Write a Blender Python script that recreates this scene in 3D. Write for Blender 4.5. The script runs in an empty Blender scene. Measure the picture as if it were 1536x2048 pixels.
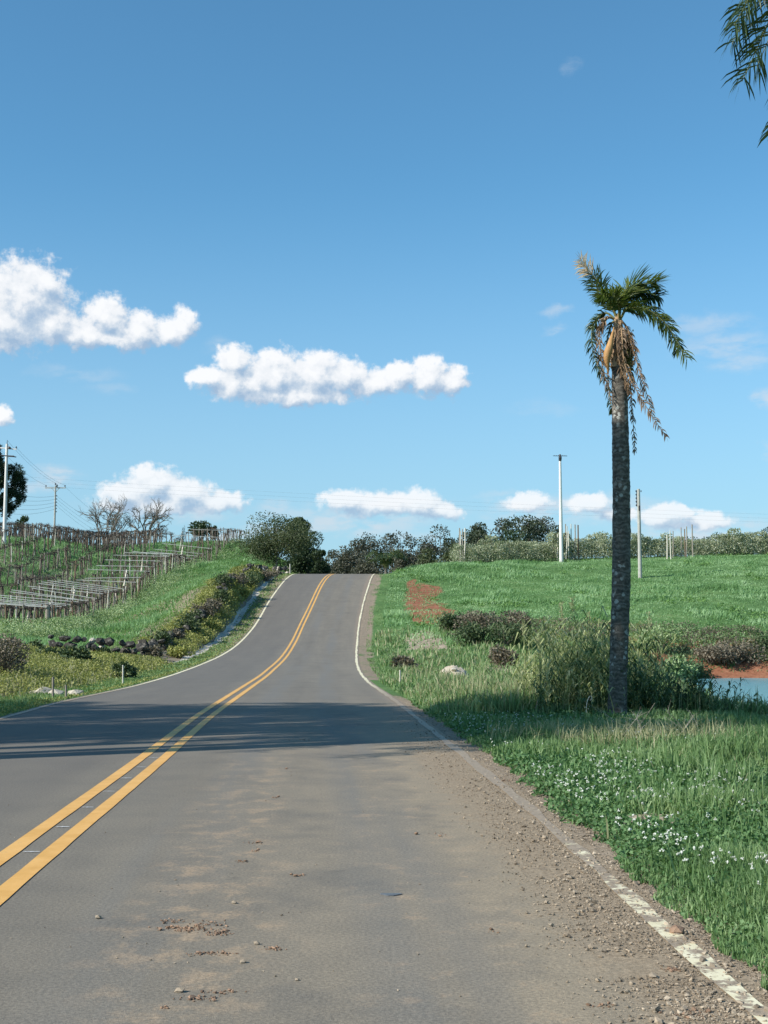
import bpy, math, random
import numpy as np
from mathutils import Vector
random.seed(7); RNG = np.random.default_rng(11)
scene = bpy.context.scene
COL = scene.collection
R = math.radians

# ------------------------------------------------------------------ camera
F = 2600.0; CH = 1.4
PITCH = math.atan(254.0 / F)
cam_d = bpy.data.cameras.new('camera'); cam = bpy.data.objects.new('camera', cam_d); COL.objects.link(cam)
cam_d.sensor_fit = 'VERTICAL'; cam_d.sensor_height = 36; cam_d.lens = F / 2048 * 36
cam_d.clip_end = 8000; cam_d.clip_start = 0.1
cam.location = (0, 0, CH); cam.rotation_euler = (math.pi / 2 + PITCH, 0, 0)
scene.camera = cam
def ray(px, row):
    c, s = math.cos(PITCH), math.sin(PITCH)
    v = 1024 - row
    return np.array([px - 768, F * c - v * s, F * s + v * c])
def P(px, row, Y):
    d = ray(px, row); t = Y / d[1]
    return np.array([d[0] * t, Y, CH + d[2] * t])
def G0(px, row, z=0.0):
    d = ray(px, row); t = (z - CH) / d[2]
    return np.array([d[0] * t, d[1] * t, z])

# ------------------------------------------------------------------ sun, world, exposure
SUN_EL = R(35.0); SX, SY = -0.88, -0.47           # horizontal direction towards the sun
n_ = math.hypot(SX, SY); SX /= n_; SY /= n_
SUNV = Vector((SX * math.cos(SUN_EL), SY * math.cos(SUN_EL), math.sin(SUN_EL)))
sd = bpy.data.lights.new('sun', 'SUN'); sd.energy = 4.6; sd.angle = R(0.53); sd.color = (1.0, 0.95, 0.87)
so = bpy.data.objects.new('sun', sd); COL.objects.link(so)
so.rotation_euler = SUNV.to_track_quat('Z', 'Y').to_euler()
scene.view_settings.view_transform = 'Standard'; scene.view_settings.look = 'None'
scene.view_settings.gamma = 1; scene.view_settings.use_curve_mapping = False
scene.view_settings.exposure = 0.50
world = bpy.data.worlds.new('World'); scene.world = world; world.use_nodes = True

class NT:
    def __init__(s, tree): s.t = tree; s.n = tree.nodes; s.l = tree.links
    def new(s, typ, **kw):
        n = s.n.new(typ)
        for k, v in kw.items(): setattr(n, k, v)
        return n
    def put(s, sock, v):
        if isinstance(v, bpy.types.NodeSocket): s.l.new(v, sock)
        elif v is not None:
            if isinstance(v, (tuple, list)) and sock.type == 'RGBA' and len(v) == 3: v = (*v, 1)
            sock.default_value = v
    def m(s, op, a, b=None, c=None, clamp=False):
        n = s.new('ShaderNodeMath', operation=op, use_clamp=clamp)
        s.put(n.inputs[0], a); s.put(n.inputs[1], b); s.put(n.inputs[2], c)
        return n.outputs[0]
    def vm(s, op, a, b=None, scale=None):
        n = s.new('ShaderNodeVectorMath', operation=op)
        s.put(n.inputs[0], a); s.put(n.inputs[1], b)
        if scale is not None: s.put(n.inputs['Scale'], scale)
        return n.outputs[0]
    def mr(s, v, a, b, c=0.0, d=1.0, smooth=True):
        n = s.new('ShaderNodeMapRange', interpolation_type='SMOOTHSTEP' if smooth else 'LINEAR')
        s.put(n.inputs[0], v); s.put(n.inputs[1], a); s.put(n.inputs[2], b); s.put(n.inputs[3], c); s.put(n.inputs[4], d)
        return n.outputs[0]
    def mix(s, f, a, b, blend='MIX'):
        n = s.new('ShaderNodeMix', data_type='RGBA', blend_type=blend)
        s.put(n.inputs[0], f); s.put(n.inputs[6], a); s.put(n.inputs[7], b)
        return n.outputs[2]
    def noise(s, vec, scale, detail=4, rough=0.55, dist=0.0, color=False, dim='3D'):
        n = s.new('ShaderNodeTexNoise', noise_dimensions=dim)
        s.put(n.inputs['Vector'], vec); s.put(n.inputs['Scale'], scale); s.put(n.inputs['Detail'], detail)
        s.put(n.inputs['Roughness'], rough); s.put(n.inputs['Distortion'], dist)
        return n.outputs['Color' if color else 'Fac']
    def ramp(s, f, stops):
        n = s.new('ShaderNodeValToRGB'); r = n.color_ramp
        while len(r.elements) < len(stops): r.elements.new(0.5)
        for e, (p, c) in zip(r.elements, stops): e.position = p; e.color = (*c, 1)
        s.put(n.inputs[0], f)
        return n.outputs[0]

# clouds: (px, row, half width, half height) around which each cloud bank stands; turned into sky directions
BLOBS = [(50,598,104,92),(85,568,56,46),(5,650,110,64),(100,645,66,54),(212,633,56,46),(160,668,74,36),(270,662,74,42),(335,668,52,32),(368,652,36,40),(240,680,100,20),
 (470,722,46,38),(410,752,44,26),(480,765,92,42),(550,750,80,60),(625,755,80,58),(690,752,62,40),(745,768,72,32),(800,752,42,34),(860,752,56,46),(905,762,36,38),(580,790,160,28),
 (300,968,72,42),(248,984,60,30),(365,986,78,34),(435,1002,66,24),(320,1010,150,24),
 (685,998,56,26),(760,1010,100,30),(835,1005,66,34),(885,1020,44,20),(1055,1003,52,24),(1180,1008,56,26),(1330,1034,60,30),(1372,1026,40,20),(1420,1044,56,24),(1240,1030,50,18),
 (-2,832,34,26),
 (-520,640,160,90),(-360,700,130,60),(-900,560,220,110),(2050,880,180,80),(2300,860,160,90),(1850,1000,120,40),(-200,980,120,40),(2700,600,260,120),(-1500,700,260,120)]
SOFT = [(1420,645,120,24,.30),(1450,690,130,42,.34),(1490,725,90,26,.32),(1112,626,42,14,.34),(1110,661,34,12,.28),(1140,132,30,15,.16),(120,952,74,26,.60),(60,975,60,16,.35),
 (545,1015,50,24,.42),(700,1040,240,40,.50),(1080,1025,150,40,.55),(1230,1020,130,36,.5),(1400,1060,190,40,.6),(330,1015,190,34,.5),(800,1015,150,34,.45),(560,1060,160,24,.4),(150,750,110,20,.18),(1090,820,90,20,.12),(450,1068,90,22,.55),(820,1065,120,16,.34),(230,780,60,14,.14),(1000,990,80,12,.2),(450,695,60,24,.2),(1534,795,34,24,.5),(1536,905,22,26,.4)]
def build_world():
    t = NT(world.node_tree); t.n.clear()
    sky = t.new('ShaderNodeTexSky', sky_type='NISHITA', sun_disc=False)
    sky.sun_elevation = SUN_EL; sky.sun_rotation = math.atan2(SX, SY)
    sky.altitude = 700; sky.air_density = 1.0; sky.dust_density = 0.6; sky.ozone_density = 3.0
    def ae(px, row):
        d = ray(px, row); d = d / np.linalg.norm(d)
        return math.atan2(d[0], d[1]) * F, math.asin(d[2]) * F
    g = bpy.data.node_groups.new('cloud_density', 'ShaderNodeTree')
    g.interface.new_socket('Vector', in_out='INPUT', socket_type='NodeSocketVector')
    g.interface.new_socket('Density', in_out='OUTPUT', socket_type='NodeSocketFloat')
    q = NT(g); gi = q.new('NodeGroupInput'); go = q.new('NodeGroupOutput')
    v = gi.outputs[0]
    w = q.vm('SUBTRACT', q.noise(v, 0.016, 5, 0.62, color=True), (0.5, 0.5, 0.5))
    wv = q.vm('ADD', v, q.vm('MULTIPLY', w, (50, 38, 0)))
    dens = None
    for (px, row, rx, ry) in BLOBS:
        a, e = ae(px, row)
        d = q.vm('MULTIPLY', q.vm('SUBTRACT', wv, (a, e, 0)), (1 / rx, 1 / ry, 0))
        n = q.new('ShaderNodeVectorMath', operation='LENGTH'); q.put(n.inputs[0], d)
        f = q.m('SUBTRACT', 1.0, n.outputs['Value'])
        dens = f if dens is None else q.m('SMOOTH_MAX', dens, f, 0.18)
    bil = q.noise(v, 0.040, 5, 0.60)
    dens = q.m('ADD', dens, q.m('MULTIPLY', q.m('SUBTRACT', bil, 0.5), 1.15))
    q.put(go.inputs[0], dens)
    tc = t.new('ShaderNodeTexCoord'); sp = t.new('ShaderNodeSeparateXYZ'); t.put(sp.inputs[0], tc.outputs['Generated'])
    az = t.m('MULTIPLY', t.m('ARCTAN2', sp.outputs[0], sp.outputs[1]), F)
    el = t.m('MULTIPLY', t.m('ARCSINE', sp.outputs[2]), F)
    cb = t.new('ShaderNodeCombineXYZ'); t.put(cb.inputs[0], az); t.put(cb.inputs[1], el)
    uv = cb.outputs[0]
    def dn(vec):
        n = t.new('ShaderNodeGroup'); n.node_tree = g; t.put(n.inputs[0], vec); return n.outputs[0]
    d1 = dn(uv); d2 = dn(t.vm('ADD', uv, (-16, 26, 0)))
    lit = t.m('ADD', 0.46, t.m('MULTIPLY', t.m('SUBTRACT', d1, d2), 0.95), clamp=True)
    body = t.mr(d1, 0.0, 0.9)
    ccol = t.ramp(lit, [(0.0, (0.36, 0.50, 0.68)), (0.35, (0.56, 0.66, 0.78)), (0.68, (0.86, 0.89, 0.93)), (1.0, (0.97, 0.98, 1.0))])
    mask = t.m('MULTIPLY', t.mr(d1, -0.05, 0.40), 0.97)
    lowf = t.mr(el, 60, 420, 0.58, 1.0)
    mask = t.m('MULTIPLY', mask, lowf)
    soft = None
    sw = t.vm('ADD', uv, t.vm('MULTIPLY', t.vm('SUBTRACT', t.noise(uv, 0.014, 5, 0.6, color=True), (0.5, 0.5, 0.5)), (90, 60, 0)))
    for (px, row, rx, ry, st) in SOFT:
        a, e = ae(px, row)
        d = t.vm('MULTIPLY', t.vm('SUBTRACT', sw, (a, e, 0)), (1 / rx, 1 / ry, 0))
        n = t.new('ShaderNodeVectorMath', operation='LENGTH'); t.put(n.inputs[0], d)
        f = t.m('MULTIPLY', t.mr(n.outputs['Value'], 1.1, 0.1), st * 1.35)
        soft = f if soft is None else t.m('MAXIMUM', soft, f)
    wisp = t.noise(t.vm('MULTIPLY', uv, (0.012, 0.035, 0)), 1.0, 6, 0.6)
    soft = t.m('MULTIPLY', soft, t.mr(wisp, 0.32, 0.62))
    skc = t.mix(1.0, sky.outputs[0], (0.69, 1.14, 1.17), 'MULTIPLY')
    skc = t.mix(t.mr(el, -60, 950, 0.78, 0.0), skc, (2.78, 3.95, 5.00))
    bg = t.new('ShaderNodeBackground'); t.put(bg.inputs[0], skc); bg.inputs[1].default_value = SKY_STR
    bc = t.new('ShaderNodeBackground'); t.put(bc.inputs[0], ccol); bc.inputs[1].default_value = CLOUD_STR
    bs = t.new('ShaderNodeBackground'); t.put(bs.inputs[0], (0.80, 0.87, 0.95)); bs.inputs[1].default_value = CLOUD_STR * 0.85
    m1 = t.new('ShaderNodeMixShader'); t.put(m1.inputs[0], soft); t.l.new(bg.outputs[0], m1.inputs[1]); t.l.new(bs.outputs[0], m1.inputs[2])
    m2 = t.new('ShaderNodeMixShader'); t.put(m2.inputs[0], mask); t.l.new(m1.outputs[0], m2.inputs[1]); t.l.new(bc.outputs[0], m2.inputs[2])
    out = t.new('ShaderNodeOutputWorld'); t.l.new(m2.outputs[0], out.inputs[0])
SKY_STR = 0.105; CLOUD_STR = 0.72
build_world()

# ------------------------------------------------------------------ helpers: meshes and tags
class MB:
    """collects verts and faces (any vertex count per face) with a material slot each"""
    def __init__(s): s.v = []; s.f = {}; s.n = 0
    def add(s, v, faces, mi=0):
        v = np.asarray(v, float).reshape(-1, 3); faces = np.asarray(faces, int)
        if len(v) == 0 or len(faces) == 0: return
        s.f.setdefault(faces.shape[1], []).append((faces + s.n, mi))
        s.v.append(v); s.n += len(v)
    def mesh(s, name, mats, smooth=False):
        me = bpy.data.meshes.new(name)
        if not s.v: return me
        V = np.concatenate(s.v); loops = []; tot = []; mi = []
        for k, lst in s.f.items():
            for fa, m in lst:
                loops.append(fa.ravel()); tot.append(np.full(len(fa), k)); mi.append(np.full(len(fa), m))
        loops = np.concatenate(loops); tot = np.concatenate(tot); mi = np.concatenate(mi)
        me.vertices.add(len(V)); me.vertices.foreach_set('co', V.ravel())
        me.loops.add(len(loops)); me.loops.foreach_set('vertex_index', loops.astype(np.int32))
        me.polygons.add(len(tot))
        st = np.concatenate([[0], np.cumsum(tot)[:-1]])
        me.polygons.foreach_set('loop_start', st.astype(np.int32))
        me.polygons.foreach_set('loop_total', tot.astype(np.int32))
        me.polygons.foreach_set('material_index', mi.astype(np.int32))
        me.polygons.foreach_set('use_smooth', np.full(len(tot), smooth))
        for m in (mats if isinstance(mats, (list, tuple)) else [mats]): me.materials.append(m)
        me.update(calc_edges=True)
        return me
def tag(o, label=None, cat=None, group=None, kind=None):
    if label: o['label'] = label
    if cat: o['category'] = cat
    if group: o['group'] = group
    if kind: o['kind'] = kind
    return o
def link(name, me, parent=None, loc=(0, 0, 0), rot=(0, 0, 0), scale=(1, 1, 1)):
    o = bpy.data.objects.new(name, me); COL.objects.link(o)
    o.location = loc; o.rotation_euler = rot; o.scale = scale
    if parent: o.parent = parent
    return o
def empty(name, loc, rz=0.0, s=1.0):
    o = bpy.data.objects.new(name, None); COL.objects.link(o)
    o.location = loc; o.rotation_euler = (0, 0, rz); o.scale = (s, s, s); o.empty_display_size = 0.3
    return o
def copy_tree(root, loc, rz, s=1.0, label=None):
    r = root.copy(); COL.objects.link(r); r.location = loc; r.rotation_euler = (0, 0, rz); r.scale = (s, s, s)
    if label: r['label'] = label
    for ch in list(root.children):
        c = ch.copy(); COL.objects.link(c); c.parent = r
        for g in list(ch.children):
            d = g.copy(); COL.objects.link(d); d.parent = c
    return r
def unit(v): 
    v = np.asarray(v, float); return v / (np.linalg.norm(v, axis=-1, keepdims=True) + 1e-9)
def catmull(pts, n):
    pts = np.asarray(pts, float); p = np.vstack([2 * pts[0] - pts[1], pts, 2 * pts[-1] - pts[-2]])
    out = []; m = len(pts) - 1
    for t in np.linspace(0, m, n):
        i = min(int(t), m - 1); u = t - i
        a, b, c, d = p[i], p[i + 1], p[i + 2], p[i + 3]
        out.append(0.5 * ((2 * b) + (c - a) * u + (2 * a - 5 * b + 4 * c - d) * u * u + (-a + 3 * b - 3 * c + d) * u ** 3))
    return np.array(out)
def tube(mb, pts, rad, sides=6, mi=0, cap=True):
    pts = np.asarray(pts, float); n = len(pts); rad = np.broadcast_to(np.asarray(rad, float), (n,))
    tan = unit(np.gradient(pts, axis=0))
    ref = np.array([0, 0, 1.0]) if abs(tan[:, 2]).mean() < 0.8 else np.array([1.0, 0, 0])
    a = unit(np.cross(tan, ref)); b = np.cross(tan, a)
    th = np.linspace(0, 2 * math.pi, sides, endpoint=False)
    ring = (pts[:, None] + rad[:, None, None] * (np.cos(th)[None, :, None] * a[:, None] + np.sin(th)[None, :, None] * b[:, None]))
    i = np.arange(n - 1)[:, None] * sides; j = np.arange(sides)[None]; k = (j + 1) % sides
    q = np.stack([i + j, i + k, i + sides + k, i + sides + j], -1).reshape(-1, 4)
    mb.add(ring.reshape(-1, 3), q, mi)
    if cap:
        mb.add(ring[-1], [list(range(sides))], mi); mb.add(ring[0], [list(range(sides))[::-1]], mi)
def box(mb, c, s, mi=0, rz=0.0, tilt=(0, 0)):
    x, y, z = np.asarray(s) / 2
    v = np.array([[i * x, j * y, k * z] for k in (-1, 1) for j in (-1, 1) for i in (-1, 1)], float)
    v[:, 0] += v[:, 2] * tilt[0]; v[:, 1] += v[:, 2] * tilt[1]
    cs, sn = math.cos(rz), math.sin(rz); v = v @ np.array([[cs, sn, 0], [-sn, cs, 0], [0, 0, 1]])
    mb.add(v + np.asarray(c), [[0, 2, 3, 1], [4, 5, 7, 6], [0, 1, 5, 4], [2, 6, 7, 3], [0, 4, 6, 2], [1, 3, 7, 5]], mi)
def beam(mb, a, b, w, h, mi=0):
    a = np.asarray(a, float); b = np.asarray(b, float); t = unit(b - a)
    s = unit(np.cross(t, [0, 0, 1.0])) * w / 2; u = np.cross(s, t); u = unit(u) * h / 2
    v = [a - s - u, a + s - u, a + s + u, a - s + u, b - s - u, b + s - u, b + s + u, b - s + u]
    mb.add(v, [[0, 1, 2, 3], [7, 6, 5, 4], [0, 4, 5, 1], [1, 5, 6, 2], [2, 6, 7, 3], [3, 7, 4, 0]], mi)
def leaves(mb, pts, size, rng, aspect=0.5, mi=0, upbias=0.0, dirs=None):
    """one pointed rhombus leaf at each point"""
    n = len(pts)
    if n == 0: return
    size = np.broadcast_to(np.asarray(size, float), (n,))[:, None]
    d = unit(rng.normal(size=(n, 3)) + (dirs if dirs is not None else 0))
    nn = rng.normal(size=(n, 3)); nn[:, 2] += upbias; s = unit(np.cross(d, nn)); 
    up = unit(np.cross(s, d))
    v = np.stack([pts, pts + d * size * 0.5 + s * size * aspect * 0.5 + up * size * 0.06, pts + d * size, pts + d * size * 0.5 - s * size * aspect * 0.5 + up * size * 0.06], 1)
    mb.add(v.reshape(-1, 3), np.arange(n * 4).reshape(-1, 4), mi)
def blades(mb, pts, h, w, rng, lean=0.35, mi=0, simple=False, wind=(0.0, 0.0)):
    n = len(pts)
    if n == 0: return
    h = np.broadcast_to(np.asarray(h, float), (n,)) * rng.uniform(0.6, 1.25, n); w = np.broadcast_to(np.asarray(w, float), (n,)) * rng.uniform(0.7, 1.3, n)
    th = rng.uniform(0, 2 * math.pi, n); ph = rng.uniform(0, 2 * math.pi, n)
    s = np.stack([np.cos(th), np.sin(th), 0 * th], 1) * w[:, None] / 2
    ln = np.abs(rng.normal(0, lean, n))[:, None]
    ld = np.stack([np.cos(ph), np.sin(ph), 0 * ph], 1) * ln + np.array([wind[0], wind[1], 0])
    H = h[:, None]; z = np.array([0, 0, 1.0])
    b = pts; tip = b + z * H * (1 - 0.35 * ln) + ld * H * 1.0
    if simple:
        mb.add(np.stack([b - s, b + s, tip], 1).reshape(-1, 3), np.arange(n * 3).reshape(-1, 3), mi)
    else:
        md = b + z * H * 0.6 + ld * H * 0.35
        v = np.stack([b - s, b + s, md + s * 0.8, md - s * 0.8, tip], 1).reshape(-1, 3)
        i = np.arange(n)[:, None] * 5
        mb.add(v, i + np.array([[0, 1, 2, 3]]), mi)
        mb.f.setdefault(3, []).append((i + np.array([[3, 2, 4]]) + mb.n - n * 5, mi))
ICO_V = None
def rock_mesh(rng, flat=0.7, sub=False):
    global ICO_V
    t = (1 + 5 ** 0.5) / 2
    v = np.array([[-1, t, 0], [1, t, 0], [-1, -t, 0], [1, -t, 0], [0, -1, t], [0, 1, t], [0, -1, -t], [0, 1, -t], [t, 0, -1], [t, 0, 1], [-t, 0, -1], [-t, 0, 1]], float)
    v = unit(v); f = np.array([[0, 11, 5], [0, 5, 1], [0, 1, 7], [0, 7, 10], [0, 10, 11], [1, 5, 9], [5, 11, 4], [11, 10, 2], [10, 7, 6], [7, 1, 8], [3, 9, 4], [3, 4, 2], [3, 2, 6], [3, 6, 8], [3, 8, 9], [4, 9, 5], [2, 4, 11], [6, 2, 10], [8, 6, 7], [9, 8, 1]])
    v = v * rng.uniform(0.7, 1.2, (12, 1)) * np.array([1, rng.uniform(0.7, 1), flat])
    return v, f
def rocks(mb, pts, size, rng, mi=0, flat=0.7):
    n = len(pts)
    if n == 0: return
    v, f = rock_mesh(rng, flat); size = np.broadcast_to(np.asarray(size, float), (n,))
    V = v[None] * rng.uniform(0.6, 1.3, (n, 12, 1)) * (size[:, None, None] * 0.5) * rng.uniform(0.7, 1.2, (n, 1, 3))
    th = rng.uniform(0, 6.28, n); c, s = np.cos(th)[:, None], np.sin(th)[:, None]
    x, y = V[..., 0] * c - V[..., 1] * s, V[..., 0] * s + V[..., 1] * c
    V = np.stack([x, y, V[..., 2]], -1) + pts[:, None]
    mb.add(V.reshape(-1, 3), (f[None] + 12 * np.arange(n)[:, None, None]).reshape(-1, 3), mi)
_L = np.random.default_rng(5).random((512, 512))
def vn(x, y, s=1.0, o=0):
    x = np.asarray(x, float) * s + 37.3 * o + 1000; y = np.asarray(y, float) * s + 17.9 * o + 1000
    i = np.floor(x).astype(int); j = np.floor(y).astype(int); u = x - i; w = y - j
    u = u * u * (3 - 2 * u); w = w * w * (3 - 2 * w); a = lambda p, q: _L[p % 512, q % 512]
    return (a(i, j) * (1 - u) + a(i + 1, j) * u) * (1 - w) + (a(i, j + 1) * (1 - u) + a(i + 1, j + 1) * u) * w
def fbm(x, y, s=1.0, o=0): return (vn(x, y, s, o) + 0.5 * vn(x, y, s * 2.1, o + 3) + 0.25 * vn(x, y, s * 4.3, o + 5)) / 1.75
def sst(a, b, x): t = np.clip((np.asarray(x, float) - a) / (b - a), 0, 1); return t * t * (3 - 2 * t)

_o = 'zeroth first second third fourth fifth sixth seventh eighth ninth tenth eleventh twelfth thirteenth fourteenth fifteenth sixteenth seventeenth eighteenth nineteenth'.split()
_t = ['', '', 'twent', 'thirt', 'fort', 'fift', 'sixt', 'sevent', 'eight', 'ninet']
def num(n):
    if n < 20: return _o[n]
    if n >= 100: return 'hundred-and-' + num(n - 100) if n > 100 else 'hundredth'
    return _t[n // 10] + ('ieth' if n % 10 == 0 else 'y-' + _o[n % 10])

# ------------------------------------------------------------------ materials
def new_mat(name):
    m = bpy.data.materials.new(name); m.use_nodes = True; t = NT(m.node_tree); t.n.clear()
    out = t.new('ShaderNodeOutputMaterial'); b = t.new('ShaderNodeBsdfPrincipled'); t.l.new(b.outputs[0], out.inputs[0])
    return m, t, b, out
def bump(t, b, h, strength=0.5, dist=0.02):
    n = t.new('ShaderNodeBump'); n.inputs['Strength'].default_value = strength; n.inputs['Distance'].default_value = dist
    t.put(n.inputs['Height'], h); t.l.new(n.outputs[0], b.inputs['Normal'])
def pos(t): return t.new('ShaderNodeNewGeometry').outputs['Position']
def objc(t): return t.new('ShaderNodeTexCoord').outputs['Object']
def fol(name, c1, c2, c3, trans=0.3, rough=0.55, nscale=0.6, spec=0.3, nw=0.45):
    m, t, b, out = new_mat(name)
    g = t.new('ShaderNodeNewGeometry'); rnd = g.outputs['Random Per Island']
    nz = t.noise(g.outputs['Position'], nscale, 3, 0.6)
    f = t.m('ADD', t.m('MULTIPLY', rnd, 1 - nw), t.m('MULTIPLY', t.mr(nz, 0.32, 0.68), nw))
    col = t.ramp(f, [(0.08, c1), (0.5, c2), (0.92, c3)])
    t.put(b.inputs['Base Color'], col); b.inputs['Roughness'].default_value = rough; b.inputs['Specular IOR Level'].default_value = spec
    tr = t.new('ShaderNodeBsdfTranslucent'); t.put(tr.inputs[0], t.mix(1.0, col, (1.1, 1.15, 0.6), 'MULTIPLY'))
    mx = t.new('ShaderNodeMixShader'); mx.inputs[0].default_value = trans
    t.l.new(b.outputs[0], mx.inputs[1]); t.l.new(tr.outputs[0], mx.inputs[2]); t.l.new(mx.outputs[0], out.inputs[0])
    return m
def rough_mat(name, c1, c2, scale=4, rough=0.85, bs=0.4, bd=0.02, c3=None, scale2=None, isl=0.0, stretch=(1, 1, 1)):
    m, t, b, out = new_mat(name); p = t.vm('MULTIPLY', objc(t), stretch)
    n1 = t.noise(p, scale, 6, 0.65)
    col = t.ramp(n1, [(0.3, c1), (0.7, c2)])
    if c3: col = t.mix(t.mr(t.noise(p, scale2 or scale * 2.7, 4, 0.6), 0.56, 0.66), col, c3)
    if isl:
        g = t.new('ShaderNodeNewGeometry'); k = t.mr(g.outputs['Random Per Island'], 0, 1, 1 - isl, 1 + isl, False)
        hs = t.new('ShaderNodeHueSaturation'); t.put(hs.inputs['Value'], k); t.put(hs.inputs['Color'], col); col = hs.outputs[0]
    t.put(b.inputs['Base Color'], col); b.inputs['Roughness'].default_value = rough; b.inputs['Specular IOR Level'].default_value = 0.25
    bump(t, b, t.noise(p, scale * 6, 5, 0.7), bs, bd)
    return m

M = {}
M['meadow'] = fol('meadow_grass', (0.105, 0.215, 0.072), (0.20, 0.35, 0.150), (0.32, 0.47, 0.25), 0.35, nscale=0.30, nw=0.7)
M['verge'] = fol('verge_grass', (0.080, 0.155, 0.052), (0.165, 0.270, 0.105), (0.32, 0.42, 0.21), 0.35, nscale=0.8)
M['clover'] = fol('clover_leaves', (0.050, 0.120, 0.040), (0.095, 0.190, 0.068), (0.19, 0.30, 0.130), 0.3, nscale=2.0)
M['dry'] = fol('dry_grass', (0.20, 0.20, 0.10), (0.34, 0.34, 0.19), (0.46, 0.44, 0.28), 0.3, nscale=2.0)
M['cane'] = fol('cane_grass', (0.19, 0.225, 0.095), (0.36, 0.40, 0.18), (0.56, 0.57, 0.34), 0.35, nscale=1.5)
M['cane_dark'] = fol('cane_grass_green', (0.045, 0.080, 0.032), (0.085, 0.135, 0.050), (0.15, 0.21, 0.09), 0.3, nscale=1.5)
M['yellow'] = fol('yellow_weeds', (0.13, 0.155, 0.045), (0.27, 0.285, 0.085), (0.46, 0.45, 0.16), 0.3, nscale=0.9)
M['pale'] = fol('pale_weeds', (0.12, 0.21, 0.085), (0.27, 0.37, 0.17), (0.50, 0.58, 0.35), 0.3, nscale=0.7)
M['strip'] = fol('mown_grass', (0.085, 0.175, 0.045), (0.14, 0.265, 0.070), (0.21, 0.34, 0.11), 0.3, nscale=0.8)
M['shrub'] = fol('dark_shrub_leaves', (0.035, 0.060, 0.026), (0.070, 0.105, 0.045), (0.14, 0.175, 0.08), 0.2, nscale=1.2)
M['greyshrub'] = fol('grey_shrub_twigs', (0.085, 0.075, 0.050), (0.165, 0.14, 0.10), (0.26, 0.225, 0.165), 0.15, nscale=1.0)
M['tree_a'] = fol('olive_tree_leaves', (0.055, 0.075, 0.032), (0.085, 0.108, 0.050), (0.14, 0.16, 0.082), 0.25, nscale=0.5)
M['tree_b'] = fol('dark_tree_leaves', (0.026, 0.050, 0.024), (0.045, 0.075, 0.034), (0.080, 0.115, 0.050), 0.2, nscale=0.5)
M['tree_c'] = fol('eucalyptus_leaves', (0.050, 0.060, 0.044), (0.085, 0.088, 0.062), (0.13, 0.128, 0.088), 0.2, nscale=0.25)
M['tree_d'] = fol('far_tree_leaves', (0.040, 0.058, 0.036), (0.065, 0.085, 0.050), (0.105, 0.125, 0.072), 0.2, nscale=0.25)
M['needle'] = fol('araucaria_needles', (0.012, 0.028, 0.014), (0.022, 0.045, 0.020), (0.045, 0.075, 0.032), 0.1, nscale=0.6)
M['orchard'] = fol('orchard_leaves', (0.13, 0.17, 0.09), (0.30, 0.33, 0.21), (0.58, 0.60, 0.46), 0.3, nscale=0.9)
M['palm'] = fol('palm_leaflets', (0.050, 0.085, 0.018), (0.095, 0.135, 0.028), (0.20, 0.23, 0.06), 0.35, rough=0.4, nscale=1.5, spec=0.5)
M['palm_dark'] = fol('palm_leaflets_dark', (0.022, 0.045, 0.020), (0.045, 0.080, 0.030), (0.085, 0.12, 0.04), 0.3, rough=0.4, nscale=1.5, spec=0.5)
M['palm_dry'] = fol('palm_leaflets_dry', (0.10, 0.065, 0.040), (0.22, 0.145, 0.090), (0.36, 0.26, 0.17), 0.2, nscale=2.5)
M['palm_pale'] = fol('palm_leaflets_bleached', (0.34, 0.25, 0.17), (0.52, 0.42, 0.30), (0.68, 0.58, 0.44), 0.3, nscale=2.5)
M['rachis'] = rough_mat('palm_rachis', (0.12, 0.13, 0.04), (0.22, 0.21, 0.08), 8)
M['rachis_dry'] = rough_mat('palm_rachis_dry', (0.20, 0.12, 0.07), (0.38, 0.26, 0.15), 8)
M['sheath'] = rough_mat('palm_sheath', (0.30, 0.19, 0.10), (0.50, 0.36, 0.23), 5, stretch=(3, 3, 0.6), c3=(0.10, 0.07, 0.05))
M['spathe'] = rough_mat('palm_spathe', (0.36, 0.19, 0.07), (0.48, 0.28, 0.12), 4, rough=0.6)
M['fruit'] = rough_mat('palm_fruit', (0.08, 0.09, 0.03), (0.22, 0.20, 0.07), 6, isl=0.3)
M['bark'] = rough_mat('tree_bark', (0.09, 0.075, 0.06), (0.20, 0.175, 0.145), 3)
M['bark_pale'] = rough_mat('pale_bark', (0.19, 0.17, 0.145), (0.36, 0.33, 0.28), 3)
M['vine'] = rough_mat('vine_wood', (0.055, 0.042, 0.034), (0.15, 0.115, 0.092), 5)
M['post'] = rough_mat('grey_wood_post', (0.17, 0.145, 0.115), (0.37, 0.335, 0.28), 4, stretch=(3, 3, 0.5))
M['post_pale'] = rough_mat('pale_wood_post', (0.48, 0.44, 0.36), (0.68, 0.65, 0.56), 4, stretch=(3, 3, 0.5))
M['post_brown'] = rough_mat('brown_wood_post', (0.10, 0.068, 0.045), (0.22, 0.155, 0.10), 4, stretch=(3, 3, 0.5))
M['concrete'] = rough_mat('pole_concrete', (0.58, 0.57, 0.54), (0.72, 0.71, 0.67), 3, bs=0.15)
M['concrete_old'] = rough_mat('old_pole_concrete', (0.30, 0.30, 0.27), (0.44, 0.43, 0.39), 3, bs=0.2)
M['rail'] = rough_mat('weathered_rail', (0.33, 0.345, 0.325), (0.52, 0.53, 0.50), 3, bs=0.1)
M['darkmetal'] = rough_mat('dark_fitting', (0.03, 0.03, 0.035), (0.07, 0.07, 0.075), 5, rough=0.5)
M['wire'] = rough_mat('wire_cable', (0.10, 0.11, 0.12), (0.16, 0.17, 0.18), 2, rough=0.5)
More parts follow.
